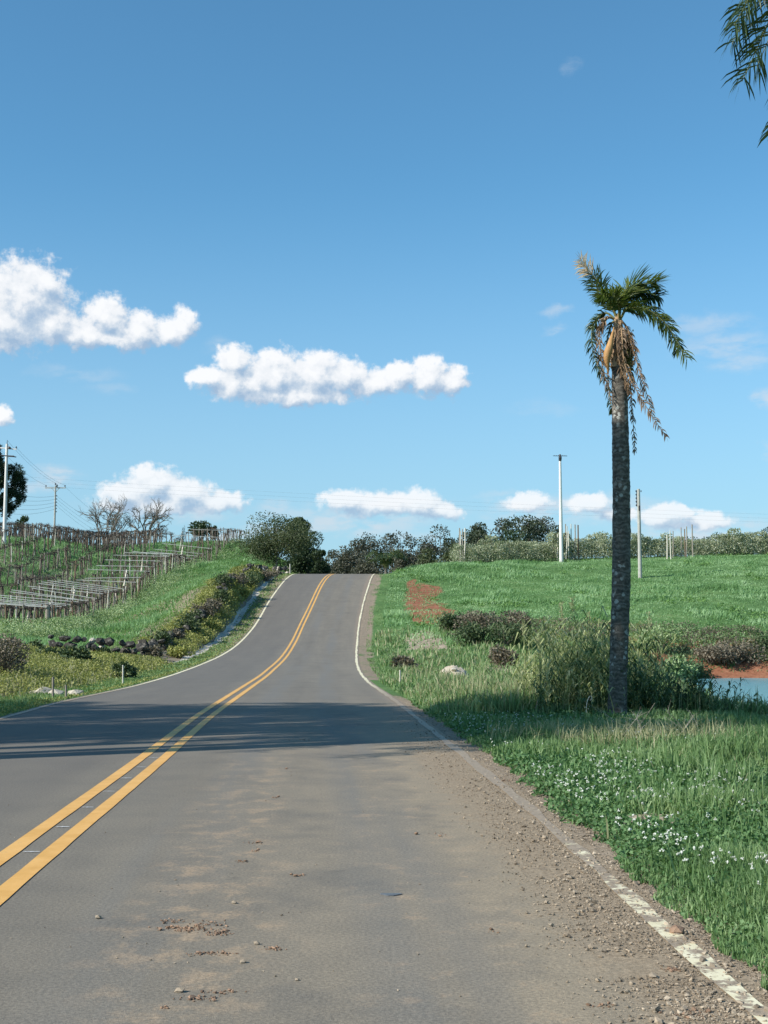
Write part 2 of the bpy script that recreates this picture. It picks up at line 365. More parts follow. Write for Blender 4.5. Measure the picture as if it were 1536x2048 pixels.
M['wallstone'] = rough_mat('basalt_wall_stone', (0.030, 0.028, 0.025), (0.095, 0.086, 0.072), 2.2, bs=0.9, bd=0.06, c3=(0.27, 0.25, 0.21), scale2=4)
M['stone_pale'] = rough_mat('pale_rock', (0.32, 0.28, 0.22), (0.56, 0.51, 0.43), 3, bs=0.6, bd=0.03)
M['pebble'] = rough_mat('gravel_pebble', (0.17, 0.128, 0.088), (0.36, 0.298, 0.222), 1.7, isl=0.45, bs=0.3)
M['clod'] = rough_mat('red_clay_clod', (0.15, 0.095, 0.062), (0.33, 0.215, 0.145), 6, isl=0.35)
M['mound'] = rough_mat('pale_earth', (0.34, 0.27, 0.19), (0.60, 0.54, 0.43), 2.5, bs=0.8, bd=0.06)
M['petal'] = fol('clover_blossom', (0.55, 0.57, 0.50), (0.70, 0.72, 0.66), (0.80, 0.80, 0.77), 0.25)
M['ditch'] = rough_mat('grey_crushed_stone', (0.42, 0.385, 0.32), (0.64, 0.59, 0.50), 1.3, bs=0.9, bd=0.05, c3=(0.17, 0.165, 0.145), scale2=2.6)

# ------------------------------------------------------------------ road alignment and terrain height
def itp(tab):
    tab = np.array(tab, float)
    ys = np.arange(-12, 460, 0.5); v = np.interp(ys, tab[:, 0], tab[:, 1])
    k = np.exp(-0.5 * (np.arange(-14, 15) / 5.0) ** 2); k /= k.sum()
    vp = np.pad(v, 14, mode='reflect', reflect_type='odd'); v = np.convolve(vp, k, 'valid')
    return lambda y: np.interp(y, ys, v)
def zr_from(row, Y): return P(768, row, Y)[2]
prof = [(-12, 0), (0, 0), (20, 0), (40, 0), (49.5, 0.03), (60, 0.20), (68, 0.45), (76, zr_from(1297, 76)), (83, 1.50), (90, zr_from(1250, 90)), (96, 3.30), (101.5, zr_from(1205, 101.5)),
        (106, 5.08), (111, zr_from(1170, 111)), (115.5, 6.78), (119, 7.22), (122, 7.52), (126, 7.70), (132, 7.72), (140, 7.4), (160, 6.2), (200, 3.5), (460, 2.0)]
zroad = itp(prof)
def col_tab(pts): return [(Y, P(px, row, Y)[0]) for px, row, Y in pts]
yr = lambda row: G0(768, row)[1]
xC = itp([(-12, -0.95), (0, -1.75)] + col_tab([(0, 1750, yr(1750)), (200, 1598, yr(1598)), (300, 1522, yr(1522)), (400, 1437, yr(1437)), (500, 1370, yr(1370)), (545, 1335, 57), (580, 1295, 76), (603, 1250, 90), (625, 1205, 101.5), (641, 1170, 111), (661, 1145, 121)]) + [(135, -3.9), (160, -1.0), (460, 60)])
xR = itp([(-12, 2.6), (0, 1.75)] + col_tab([(1536, 2032, yr(2032)), (1400, 1900, yr(1900)), (1225, 1745, yr(1745)), (1110, 1636, yr(1636)), (990, 1553, yr(1553)), (905, 1487, yr(1487)), (800, 1404, yr(1404)), (741, 1366, yr(1366)), (721, 1340, 54), (715, 1320, 64), (715, 1297, 76), (719, 1250, 90), (728, 1205, 101.5), (739, 1170, 111), (748, 1145, 121)]) + [(135, -0.1), (160, 2.7), (460, 64)])
xL = itp([(-12, -4.8), (0, -5.5), (12, -6.3)] + col_tab([(0, 1438, yr(1438)), (100, 1407, yr(1407)), (257, 1375, yr(1375)), (345, 1347, 50), (402, 1329, 61), (465, 1297, 76), (510, 1250, 90), (535, 1205, 101.5), (560, 1170, 111), (585, 1146, 121)]) + [(135, -7.8), (160, -4.8), (460, 56)])

WALL = [(-120, 1288, 62), (-60, 1290, 61), (0, 1292, 60), (60, 1299, 60), (130, 1300, 59.5), (190, 1306, 60), (250, 1313, 61), (290, 1306, 65), (340, 1278, 73), (385, 1247, 81), (420, 1217, 88.5), (440, 1184, 93.5), (460, 1155, 100), (500, 1130, 112), (545, 1130, 120), (578, 1141, 125)]
wallw = np.array([P(*w) for w in WALL])
CP = []
for y in (0, 6, 12, 20, 28, 36, 44, 50, 58, 66, 74, 82, 90, 98, 106, 114, 121, 128, 136, 150, 170, 200): 
    z = float(zroad(y)); CP += [(float(xL(y)), y, z), (float(xR(y)), y, z)]
for w in wallw: CP.append((w[0], w[1], w[2] - 0.25))
PXP = [  # hillside and vineyard
 (113,1268,88),(60,1268,86),(0,1268,85),(-120,1266,84),(180,1246,100),(245,1222,112),(370,1152,140),(430,1118,153),(480,1088,166),(0,1225,98),(0,1180,108),(0,1130,119),(0,1088,130),(-200,1080,125),
 (150,1200,118),(150,1140,130),(150,1090,142),(300,1140,145),(300,1096,156),(345,1203,109),(400,1160,122),(450,1120,138),(300,1245,92),(250,1280,78),(180,1290,72),(60,1290,70),(0,1286,70),(500,1100,155),
 # right hillside
 (760,1142,121),(830,1136,124),(900,1128,128),(1000,1124,131),(1120,1124,133),(1277,1157,117),(1400,1114,138),(1536,1110,140),(1700,1108,140),(920,1180,112),(1000,1200,103),(1150,1200,102),(1400,1190,105),(1536,1190,105),
 (800,1250,88),(870,1260,84),(870,1200,104),(950,1245,88),(1050,1248,88),(1150,1250,89),(1300,1254,90),(1420,1256,90),(1536,1258,90),(1000,1285,78),(1100,1290,78),(1250,1296,80),(1400,1306,84),(1536,1312,84),
 (800,1320,62),(900,1330,62),(1000,1335,63),(1100,1338,64),(800,1375,40),(900,1375,42),(1000,1380,42),(1100,1390,42)]
for p in PXP: w = P(*p); CP.append(tuple(w))
CP += [(17, 80, -0.9), (14, 66, -0.8), (11.5, 52, -0.8), (11.5, 42, -0.9), (13, 37, -0.8), (17, 35, -0.8), (24, 34, -0.8), (34, 34, -0.8), (24, 60, -2.6), (20, 45, -2.0), (24, 75, -2.2), (35, 60, -3), (35, 75, -2.2), (60, 60, -2), (60, 36, -0.5),
 (20, 83.2, -0.2), (26, 83.2, -0.2), (33, 83.2, -0.2), (45, 83.5, -0.2), (60, 84, 0), (9, 60, -0.2), (8, 45, -0.75), (8, 34, -0.75), (8, 30, -.55), (11, 30, -.65), (9, 27, -.32), (14, 28, -.5), 
 (3.5, 6, 0.04), (5, 12, 0.06), (6, 18, 0.03), (4.5, 23.5, 0.0), (8, 24, -0.1), (10, 14, 0.05), (12, 22, -0.25), (20, 20, -0.2), (30, 10, 0), (4, 30, -0.1), (60, 10, 0.4), (120, 20, 1),
 (-9, 20, 0.1), (-10, 30, 0.15), (-10.5, 38, 0.25), (-12, 46, 0.45), (-14, 20, 0.3), (-22, 25, 0.8), (-30, 40, 1.0), (-60, 30, 2), (-60, 70, 3), (-120, 30, 4), (-10, 5, 0.2), (-30, 0, 0.8),
 (-50, 100, 5), (-60, 130, 11), (-90, 125, 12), (-150, 120, 13), (-120, 80, 8), (-45, 165, 12.2), (-30, 175, 12.8), (-17, 180, 12.6), (-60, 200, 10), (-20, 230, 8), (-120, 220, 9),
 (6, 150, 9.0), (20, 155, 9.9), (45, 160, 10.4), (60, 140, 10.5), (100, 140, 11), (150, 130, 11), (90, 90, 5), (150, 90, 7), (20, 200, 6), (60, 210, 8), (120, 220, 9), (0, 250, 3), (60, 300, 6), (-60, 300, 4), (150, 350, 7), (-150, 350, 6), (0, 420, 2), (80, 420, 5), (-80, 420, 4),
 (0, -25, 0), (60, -25, 1), (-60, -25, 2)]
CP = np.array(CP); _, ui = np.unique(np.round(CP[:, :2], 1), axis=0, return_index=True); CP = CP[ui]
_c = 2.5
def _phi(a, b): return np.sqrt(((a[:, None] - b[None]) ** 2).sum(-1) + _c * _c)
A = _phi(CP[:, :2], CP[:, :2]); N = len(CP); Q = np.hstack([np.ones((N, 1)), CP[:, :2] / 100])
S = np.block([[A - 0.25 * np.eye(N), Q], [Q.T, np.zeros((3, 3))]]); sol = np.linalg.solve(S, np.concatenate([CP[:, 2], np.zeros(3)]))
GX = np.arange(-160, 160.1, 1.0); GY = np.arange(-30, 420.1, 1.0)
gx, gy = np.meshgrid(GX, GY); gp = np.stack([gx.ravel(), gy.ravel()], 1); TZ = np.empty(len(gp))
for i in range(0, len(gp), 20000):
    s_ = gp[i:i + 20000]; TZ[i:i + 20000] = _phi(s_, CP[:, :2]) @ sol[:N] + np.hstack([np.ones((len(s_), 1)), s_ / 100]) @ sol[N:]
TZ = np.clip(TZ.reshape(gx.shape), -4, 16)
def T(x, y):
    u = np.clip((np.asarray(x, float) + 160), 0, 319.999); v = np.clip(np.asarray(y, float) + 30, 0, 449.999)
    i = u.astype(int); j = v.astype(int); a = u - i; b = v - j
    return (TZ[j, i] * (1 - a) + TZ[j, i + 1] * a) * (1 - b) + (TZ[j + 1, i] * (1 - a) + TZ[j + 1, i + 1] * a) * b
WY = wallw[:, 1]
def height(x, y):
    x = np.asarray(x, float); y = np.asarray(y, float); x, y = np.broadcast_arrays(x, y)
    l, r_, z = xL(y), xR(y), zroad(y)
    dl = l - x; dr = x - r_
    t = T(x, y)
    bump_ = (fbm(x, y, 0.35, 1) - 0.5) * 0.35 + (fbm(x, y, 1.3, 2) - 0.5) * 0.12
    far = sst(2, 10, np.maximum(dl, dr)); near = sst(0.3, 1.5, np.maximum(dl, dr))
    t = t + bump_ * (0.35 * near + 0.65 * far)
    # bare bank steeply falling into the pond
    wl = np.where(y < 50, 3.2, 2.9)
    w = np.where(dl > 0, sst(1.5, wl, dl), sst(0.7, 3.0, dr))
    sh = z - 0.012 - 0.03 * sst(0.1, 0.6, np.maximum(dl, dr)) * (y > 30)
    # far from the mapped area the road side blends away
    fade = sst(150, 190, y)
    out = sh * (1 - w) + t * w
    inside = (dl < 0) & (dr < 0)
    out = np.where(inside, z - 0.06 * sst(0.0, 0.12, np.minimum(-dl, -dr)) - 0.012, out)
    return out
def H(x, y): return float(height(np.array([x]), np.array([y]))[0])
POND_Z = -1.0

# soil masks in world space
def ell(x, y, cx, cy, rx, ry, o=0):
    d = np.sqrt(((x - cx) / rx) ** 2 + ((y - cy) / ry) ** 2) + (fbm(x, y, 1.1, o + 9) - 0.5) * 0.9
    return sst(1.15, 0.75, d)
def soil_red(x, y):
    m = ell(x, y, 2.45, 101, 0.75, 14) * 1.0
    m = np.maximum(m, .66 * ell(x, y, 3.1, 100, 1.7, 13, 6)); m = np.maximum(m, ell(x, y, 3.7, 95, 1.7, 4.5, 2)); m = np.maximum(m, ell(x, y, 3.9, 110, 1.2, 3.6, 3))
    m = np.maximum(m, ell(x, y, 11, 84, 5, 3.2, 4)); m = np.maximum(m, 0.62 * ell(x, y, 27, 86.0, 13, 2.2, 5)); m = np.maximum(m, 0.6 * ell(x, y, 13, 90, 8, 1.8, 5))
    m = np.maximum(m, sst(79.5, 80.5, y) * sst(84.6, 83.6, y) * sst(14, 17, x))
    m = np.maximum(m, sst(0.25, -0.5, height(x, y)) * sst(70, 78, y) * (x > 12))
    return m
def soil_tan(x, y):
    m = ell(x, y, 5.6, 58, 1.7, 5, 6); m = np.maximum(m, 0.8 * ell(x, y, 3.2, 52, 1.3, 4, 7)); m = np.maximum(m, ell(x, y, 12.0, 36, 3.0, 3.0, 8))
    m = np.maximum(m, ell(x, y, 9.5, 52, 1.5, 8, 3) * 0.7); m = np.maximum(m, ell(x, y, -11.2, 36.5, 1.6, 2.2, 4)); m = np.maximum(m, 0.9 * ell(x, y, 2.5, 78, 1.6, 6.0, 3))
    m = np.maximum(m, ell(x, y, 2.62, 8.1, 0.35, 0.5, 4)); m = np.maximum(m, ell(x, y, 3.3, 9.0, 0.5, 0.3, 4))
    m = np.maximum(m, ell(x, y, 2.1, 10.4, 0.3, 0.3, 5))
    return m
def bank_left(x, y):
    dl = xL(y) - x; wx = np.interp(y, WY[8:], wallw[8:, 0]); 
    a = sst(1.8, 2.6, dl) * np.where(y > 72, sst(-1.8, 0.2, x - wx), sst(62.5, 60, y)); return a * (y > 24)

ground_mb = MB()
ys = [-12.0]
while ys[-1] < 420: ys.append(ys[-1] + max(0.16, min(0.9 + abs(ys[-1]) * 0.004, 0.012 * abs(ys[-1]) + 0.08)))
ys += [520, 700, 1000, 1600, 2600, 4200]; ys = np.array(ys)
off = [0.0, 0.06, 0.14, 0.24, 0.36, 0.5]
while off[-1] < 75: off.append(off[-1] + max(0.16, min(1.1, off[-1] * 0.045 + 0.08)))
off += [95, 130, 200, 350, 700, 1300, 2200]; off = np.array(off)
nl = len(off)
YY = np.repeat(ys[:, None], 2 * nl + 3, 1)
yc = np.clip(ys, -12, 455)
XX = np.concatenate([xL(yc)[:, None] - off[::-1][None], xL(yc)[:, None] * [[.97]] + xR(yc)[:, None] * [[.03]], (xL(yc)[:, None] + xR(yc)[:, None]) / 2, xL(yc)[:, None] * .03 + xR(yc)[:, None] * .97, xR(yc)[:, None] + off[None]], 1)
ZZ = height(XX, np.clip(YY, -12, 455))
Vg = np.stack([XX, YY, ZZ], -1).reshape(-1, 3); ny, nx = XX.shape
ii = (np.arange(ny - 1)[:, None] * nx + np.arange(nx - 1)[None]).ravel()
ground_mb.add(Vg, np.stack([ii, ii + 1, ii + nx + 1, ii + nx], 1))

gm, t, b, out = new_mat('ground_soil_and_turf')
p = pos(t)
at = lambda nme: t.new('ShaderNodeAttribute', attribute_name=nme).outputs['Fac']
n1 = t.noise(p, 0.25, 5, 0.6); n2 = t.noise(p, 2.2, 6, 0.7); n3 = t.noise(p, 11, 5, 0.7)
grass = t.ramp(t.m('ADD', t.m('MULTIPLY', n1, 0.5), t.m('MULTIPLY', n2, 0.5)), [(0.35, (0.055, 0.11, 0.035)), (0.52, (0.10, 0.185, 0.062)), (0.65, (0.16, 0.23, 0.09))])
olive = t.ramp(n2, [(0.3, (0.085, 0.085, 0.038)), (0.7, (0.19, 0.17, 0.08))])
red = t.ramp(t.m('ADD', t.m('MULTIPLY', n2, 0.6), t.m('MULTIPLY', n3, 0.4)), [(0.35, (0.17, 0.065, 0.035)), (0.5, (0.27, 0.115, 0.065)), (0.68, (0.36, 0.19, 0.12))])
tan = t.ramp(t.m('ADD', t.m('MULTIPLY', n2, 0.5), t.m('MULTIPLY', n3, 0.5)), [(0.33, (0.20, 0.15, 0.10)), (0.5, (0.36, 0.29, 0.215)), (0.66, (0.50, 0.43, 0.33))])
gravel = t.ramp(n3, [(0.3, (0.16, 0.125, 0.088)), (0.55, (0.30, 0.24, 0.175)), (0.75, (0.41, 0.34, 0.26))])
jit = t.m('MULTIPLY', t.m('SUBTRACT', n2, 0.5), 0.9)
def mk(nme, lo=0.35, hi=0.6): return t.mr(t.m('ADD', at(nme), jit), lo, hi)
c = t.mix(mk('bank'), grass, olive); c = t.mix(mk('tan'), c, tan); c = t.mix(mk('red', 0.30, 0.80), c, red); c = t.mix(mk('gravel'), c, gravel)
t.put(b.inputs['Base Color'], c); b.inputs['Roughness'].default_value = 0.95; b.inputs['Specular IOR Level'].default_value = 0.1
bump(t, b, t.m('ADD', n2, t.m('MULTIPLY', n3, 0.5)), 0.8, 0.08)
gme = ground_mb.mesh('ground', gm, smooth=True)
gf = lambda x, y: np.maximum(sst(0.55, 0.2, x - xR(y)) * sst(40, 25, y) + 0.75 * sst(1.3, 0.6, x - xR(y)) * (y > 45) * (y < 130) * (0.4 + 0.9 * fbm(x, y, 0.8, 7)), sst(0.25, 0.05, xL(y) - x) * (x < xL(y) + .5))
fx, fy = Vg[:, 0], np.clip(Vg[:, 1], -12, 455)
for nme, arr in (('red', soil_red(fx, fy)), ('tan', soil_tan(fx, fy)), ('bank', bank_left(fx, fy)), ('gravel', np.clip(gf(fx, fy), 0, 1))):
    a_ = gme.attributes.new(nme, 'FLOAT', 'POINT'); a_.data.foreach_set('value', np.asarray(arr, np.float32))
tag(link('ground', gme), kind='structure')

# ------------------------------------------------------------------ road
ry = np.array(sorted(set(list(np.arange(-12, 60, 0.5)) + list(np.arange(60, 160, 0.75)) + list(np.arange(160, 440, 5)))))
def ribbon(name, fa, fb, mat, z, ylist=ry, n=1, wob=0.0, parent=None, thick=0.0):
    mb = MB(); ylist = np.asarray(ylist, float); a = fa(ylist); bb = fb(ylist)
    if wob:
        a = a + (vn(ylist, ylist * 0, 1.7, 4) - .5) * wob; bb = bb + (vn(ylist, ylist * 0, 1.9, 8) - .5) * wob
    u = np.linspace(0, 1, n + 1); X = a[:, None] * (1 - u) + bb[:, None] * u; Y = np.repeat(ylist[:, None], n + 1, 1)
    Z = zroad(Y) + z
    V = np.stack([X, Y, Z], -1).reshape(-1, 3); m = n + 1
    i = (np.arange(len(ylist) - 1)[:, None] * m + np.arange(n)[None]).ravel()
    mb.add(V, np.stack([i, i + 1, i + m + 1, i + m], 1))
    if thick:
        for side in (0, n):
            top = V.reshape(len(ylist), m, 3)[:, side]; bot = top - [0, 0, thick]
            k = np.arange(len(ylist) - 1); L = len(ylist)
            q = np.stack([k, k + 1, L + k + 1, L + k], 1); mb.add(np.vstack([top, bot]), q if side else q[:, ::-1])
    me = mb.mesh(name, mat, smooth=True)
    return link(name, me, parent), X, Y, me

am, t, b, out = new_mat('worn_asphalt')
p = pos(t); latc = t.new('ShaderNodeAttribute', attribute_name='lat').outputs['Fac']; yy = t.new('ShaderNodeSeparateXYZ'); t.put(yy.inputs[0], p); yv = yy.outputs[1]
cst = t.new('ShaderNodeCombineXYZ'); t.put(cst.inputs[0], latc); t.put(cst.inputs[1], t.m('MULTIPLY', yv, 0.06))
streak = t.noise(cst.outputs[0], 1.6, 4, 0.55); fine = t.noise(p, 55, 3, 0.7); mid = t.noise(p, 1.1, 6, 0.62); mid2 = t.noise(t.vm('MULTIPLY', p, (1.7, 1.3, 1)), 2.3, 6, 0.7)
asph = t.ramp(t.m('ADD', t.m('MULTIPLY', streak, 0.55), t.m('MULTIPLY', mid, 0.45)), [(0.32, (0.135, 0.124, 0.108)), (0.5, (0.166, 0.152, 0.130)), (0.7, (0.205, 0.186, 0.154))])
dustc = t.ramp(mid2, [(0.3, (0.235, 0.198, 0.148)), (0.7, (0.310, 0.258, 0.188))])
near = t.mr(yv, 34, 10)
d1 = t.m('MULTIPLY', t.mr(latc, 0.3, 3.2, 0.1, 0.85, False), t.mr(mid, 0.22, 0.55))
dust = t.m('MULTIPLY', t.m('MAXIMUM', d1, t.mr(t.m('ADD', latc, t.m('MULTIPLY', t.m('SUBTRACT', mid, 0.5), 1.8)), 2.35, 3.0)), t.m('ADD', t.m('MULTIPLY', near, 0.92), 0.16))
# pale wheel wander track of dried mud down the near lane
wl = t.m('ABSOLUTE', t.m('SUBTRACT', latc, t.m('ADD', 1.25, t.m('MULTIPLY', t.m('SUBTRACT', mid, 0.5), 0.8))))
track = t.m('MULTIPLY', t.m('MULTIPLY', t.mr(wl, 0.55, 0.15), t.mr(mid2, 0.46, 0.66)), t.mr(yv, 22, 9))
wl2 = t.m('ABSOLUTE', t.m('SUBTRACT', latc, 2.5)); track2 = t.m('MULTIPLY', t.m('MULTIPLY', t.mr(wl2, 0.6, 0.2), t.mr(mid2, 0.54, 0.68)), t.mr(yv, 26, 12))
shd = t.m('MULTIPLY', t.mr(t.m('ADD', latc, t.m('MULTIPLY', t.m('SUBTRACT', mid2, .5), .9)), 2.9, 3.3), t.mr(yv, 30, 16)); edge2 = t.m('MULTIPLY', t.mr(t.m('ABSOLUTE', t.m('ADD', latc, t.m('MULTIPLY', t.m('SUBTRACT', mid2, .5), .5))), 3.55, 3.85), 0.7)
col = t.mix(dust, asph, dustc); col = t.mix(t.m('MULTIPLY', t.m('MAXIMUM', track, track2), 0.7), col, (0.37, 0.275, 0.185)); col = t.mix(edge2, col, (0.25, 0.20, 0.155)); col = t.mix(t.m('MULTIPLY', shd, 0.85), col, t.mix(t.mr(t.noise(p, 24, 4, .7), .35, .65), (0.215, 0.165, 0.112), (0.345, 0.272, 0.190)))
trk = t.m('MAXIMUM', t.mr(t.m('ABSOLUTE', t.m('SUBTRACT', latc, 1.0)), 0.45, 0.1), t.mr(t.m('ABSOLUTE', t.m('SUBTRACT', latc, 2.35)), 0.45, 0.1)); trk = t.m('MULTIPLY', trk, t.mr(streak, 0.35, 0.65)); col = t.mix(t.m('MULTIPLY', trk, 0.55), col, (0.150, 0.150, 0.146))
col = t.mix(t.m('MULTIPLY', t.mr(latc, -0.1, -0.9), 0.45), col, (0.120, 0.114, 0.108))
blk = t.mr(t.noise(t.vm('MULTIPLY', p, (1, 1.5, 1)), 2.6, 3, 0.5), 0.70, 0.76); col = t.mix(t.m('MULTIPLY', blk, 0.28), col, (0.07, 0.07, 0.07))
col = t.mix(0.6, col, t.mix(t.mr(fine, 0.32, 0.7), (0.62, 0.60, 0.56), (1.36, 1.30, 1.20)), 'MULTIPLY')
t.put(b.inputs['Base Color'], col); b.inputs['Roughness'].default_value = 0.82; b.inputs['Specular IOR Level'].default_value = 0.28
bump(t, b, t.m('ADD', fine, t.m('MULTIPLY', t.noise(p, 160, 2, 0.6), 0.6)), 0.55, 0.006)
road, RX, RYY, rme = ribbon('road', lambda y: xL(y) - 0.10, lambda y: xR(y) + 0.06, am, 0.0, n=10, thick=0.09)
lat = (RX - xC(RYY)).ravel(); nV = len(rme.vertices); lat = np.concatenate([lat, np.full(nV - len(lat), 3.8)])
a_ = rme.attributes.new('lat', 'FLOAT', 'POINT'); a_.data.foreach_set('value', lat.astype(np.float32))
tag(road, kind='structure')
def paint(name, c1, c2, wear, worn=(0.22, 0.19, 0.15), dirt=False):
    m, t, b, out = new_mat(name); p = pos(t); n1 = t.noise(p, 3.0, 5, 0.65); n2 = t.noise(p, 38, 4, 0.7)
    col = t.mix(t.mr(n1, 0.3, 0.7), c1, c2); f = t.mr(t.m('ADD', t.m('MULTIPLY', n2, 0.6), t.m('MULTIPLY', n1, 0.4)), wear, wear + 0.07)
    if dirt:
        s = t.new('ShaderNodeSeparateXYZ'); t.put(s.inputs[0], p); n4 = t.noise(p, 8.0, 4, 0.65)
        f = t.m('MAXIMUM', f, t.m('MULTIPLY', t.mr(t.m('ADD', n4, t.m('MULTIPLY', t.mr(s.outputs[1], 6, 11), 0.20)), 0.46, 0.56), t.mr(s.outputs[1], 48, 30)))
    if dirt: worn = t.mix(t.mr(t.noise(p, 24, 4, .7), .35, .65), (0.225, 0.172, 0.115), (0.36, 0.280, 0.192))
    col = t.mix(f, col, worn); t.put(b.inputs['Base Color'], col); b.inputs['Roughness'].default_value = 0.6
    bump(t, b, n2, 0.3, 0.004); return m
M['yel'] = paint('yellow_road_paint', (0.60, 0.315, 0.065), (0.72, 0.40, 0.11), 0.60, (0.38, 0.26, 0.12))
M['cream'] = paint('cream_road_paint', (0.62, 0.54, 0.33), (0.76, 0.70, 0.50), 0.60, (0.285, 0.225, 0.155), dirt=True)
M['white'] = paint('white_survey_paint', (0.6, 0.6, 0.6), (0.75, 0.75, 0.75), 0.55, (0.2, 0.2, 0.2))
for a_, b2 in ((-0.20, -0.075), (0.075, 0.20)):
    ribbon('centre_line', lambda y: xC(y) + a_, lambda y: xC(y) + b2, M['yel'], 0.005, wob=0.008, parent=road, ylist=np.arange(-8, 200, 0.4))
ribbon('edge_line', lambda y: xR(y) - 0.115, lambda y: xR(y) - 0.01, M['cream'], 0.006, wob=0.055, parent=road, ylist=np.arange(-8, 200, 0.4))
ribbon('edge_line', lambda y: xL(y) - 0.02, lambda y: xL(y) + 0.11, M['cream'], 0.006, wob=0.015, parent=road, ylist=np.arange(-8, 200, 0.4))
y0 = G0(60, 1704.7)[1]
for k in range(14):
    y = y0 + 1.14 * k; mb = MB(); x0 = float(xC(y)); w = 0.062 + random.uniform(-.012, .012); h = 0.009 + random.uniform(-.002, .003)
    xs = np.linspace(-w, w, 7) + random.uniform(-.01, .01); up = h * np.array([.3, 1, .8, 1.6, .9, 1, .4]); z = float(zroad(y)) + 0.006
    V = [(x0 + a, y - u, z) for a, u in zip(xs, up)] + [(x0 + a, y + u, z) for a, u in zip(xs, up)]
    mb.add(V, [[i, i + 1, i + 8, i + 7] for i in range(6)]); link('survey_mark', mb.mesh('survey_mark', M['white']), road)

# grey stone-lined ditch along the left verge
dy = np.arange(60, 120, 0.5); mb = MB(); L = []
for y in dy:
    o1 = 1.0 + 0.25 * vn(y, 0, .4); wd = 0.50 * float(sst(57, 66, y) * sst(123, 108, y)) * (0.75 + 0.5 * vn(y, 3, .7)) + 0.05; row = []
    for u in np.linspace(0, 1, 6):
        x = float(xL(y)) - o1 - u * wd; row.append((x, y, H(x, y) + 0.03 - 0.02 * math.sin(u * math.pi) + 0.04 * (vn(x * 5, y * 5, 1) - 0.5)))
    L.append(row)
V = np.array(L); m = 6; i = (np.arange(len(dy) - 1)[:, None] * m + np.arange(5)[None]).ravel()
mb.add(V.reshape(-1, 3), np.stack([i, i + m, i + m + 1, i + 1], 1)); tag(link('drainage_ditch', mb.mesh('ditch', M['ditch'], True)), kind='structure')

# ------------------------------------------------------------------ pond
wm, t, b, out = new_mat('pond_water'); t.put(b.inputs['Base Color'], (0.14, 0.33, 0.37)); b.inputs['Roughness'].default_value = 0.22; b.inputs['IOR'].default_value = 1.33; b.inputs['Specular IOR Level'].default_value = 0.22
bump(t, b, t.noise(t.vm('MULTIPLY', pos(t), (1, 2.2, 1)), 2.0, 4, 0.6), 0.35, 0.05)
mb = MB(); gxs = np.linspace(8, 90, 20); gys = np.linspace(32, 84, 16); X, Y = np.meshgrid(gxs, gys)
i = (np.arange(15)[:, None] * 20 + np.arange(19)[None]).ravel(); mb.add(np.stack([X, Y, X * 0 + POND_Z], -1).reshape(-1, 3), np.stack([i, i + 1, i + 21, i + 20], 1))
tag(link('pond_water', mb.mesh('pond', wm, True)), kind='structure')

# ------------------------------------------------------------------ scatter helpers
def scatter(n, x0, x1, y0, y1, rng, dens=None, ypow=None):
    x = rng.uniform(x0, x1, n)
    if ypow: u = rng.random(n); a, b_ = y0 ** (-ypow), y1 ** (-ypow); y = (a + (b_ - a) * u) ** (-1 / ypow)
    else: y = rng.uniform(y0, y1, n)
    k = np.ones(n, bool)
    if dens is not None: k = rng.random(n) < dens(x, y)
    x, y = x[k], y[k]; return np.stack([x, y, height(x, y)], 1)
def infr(x, y, m=3.0): return np.abs(x) < 0.2954 * y + m

# meadow on the right hill
mb = MB()
def d_me(x, y):
    out_ = (x > xR(y) + 1.6) & infr(x, y, 6) & (height(x, y) > -0.7)
    return out_ * (1 - 0.85 * soil_red(x, y) * (.35 + .65 * sst(.35, .6, fbm(x, y, 1.6, 50)))) * (1 - 0.8 * soil_tan(x, y)) * (0.55 + 0.45 * sst(.35, .6, fbm(x, y, 0.5, 4)))
pts = scatter(190000, -2, 48, 76, 142, RNG, d_me)
hh = 0.10 + 0.26 * sst(.45, .75, fbm(pts[:, 0], pts[:, 1], 0.35, 12))
blades(mb, pts, hh, 0.085, RNG, 0.75, simple=True, wind=(0.12, 0.05))
pts = scatter(1600, 0, 48, 80, 142, RNG, lambda x, y: d_me(x, y) * sst(.6, .72, fbm(x, y, .3, 20)))
pt = np.repeat(pts, 34, 0) + RNG.normal(0, 1, (len(pts) * 34, 3)) * [.28, .28, .07]; pt[:, 2] += .12; leaves(mb, pt, 0.20, RNG, 0.5, 1)
tag(link('meadow_grass', mb.mesh('meadow_grass', [M['meadow'], M['strip']])), 'green grass covering the hillside behind the palm', 'grass', kind='stuff')

mb = MB(); pts = scatter(3600, 4, 38, 79, 90, RNG, lambda x, y: infr(x, y, 3) * (height(x, y) > -.1) * sst(.35, .55, fbm(x, y, .45, 33)) * (y < 90.5 - 1.5 * fbm(x, y, .5, 3)) * (y > 83 - 3 * (x < 14)))
hz = .10 + .55 * fbm(pts[:, 0], pts[:, 1], .6, 21); pt = np.repeat(pts, 22, 0) + RNG.normal(0, 1, (len(pts) * 22, 3)) * [.26, .26, 0]; pt[:, 2] += RNG.random(len(pt)) * np.repeat(hz, 22); kk_ = np.repeat(RNG.random(len(pts)) < .5, 22)
leaves(mb, pt[kk_], .16, RNG, .45, 0, upbias=.4); leaves(mb, pt[~kk_], .16, RNG, .5, 1, upbias=.4)
tag(link('brush', mb.mesh('brush', [M['greyshrub'], M['verge']])), 'brown and green brush along the foot of the meadow above the pond', 'brush', kind='stuff')
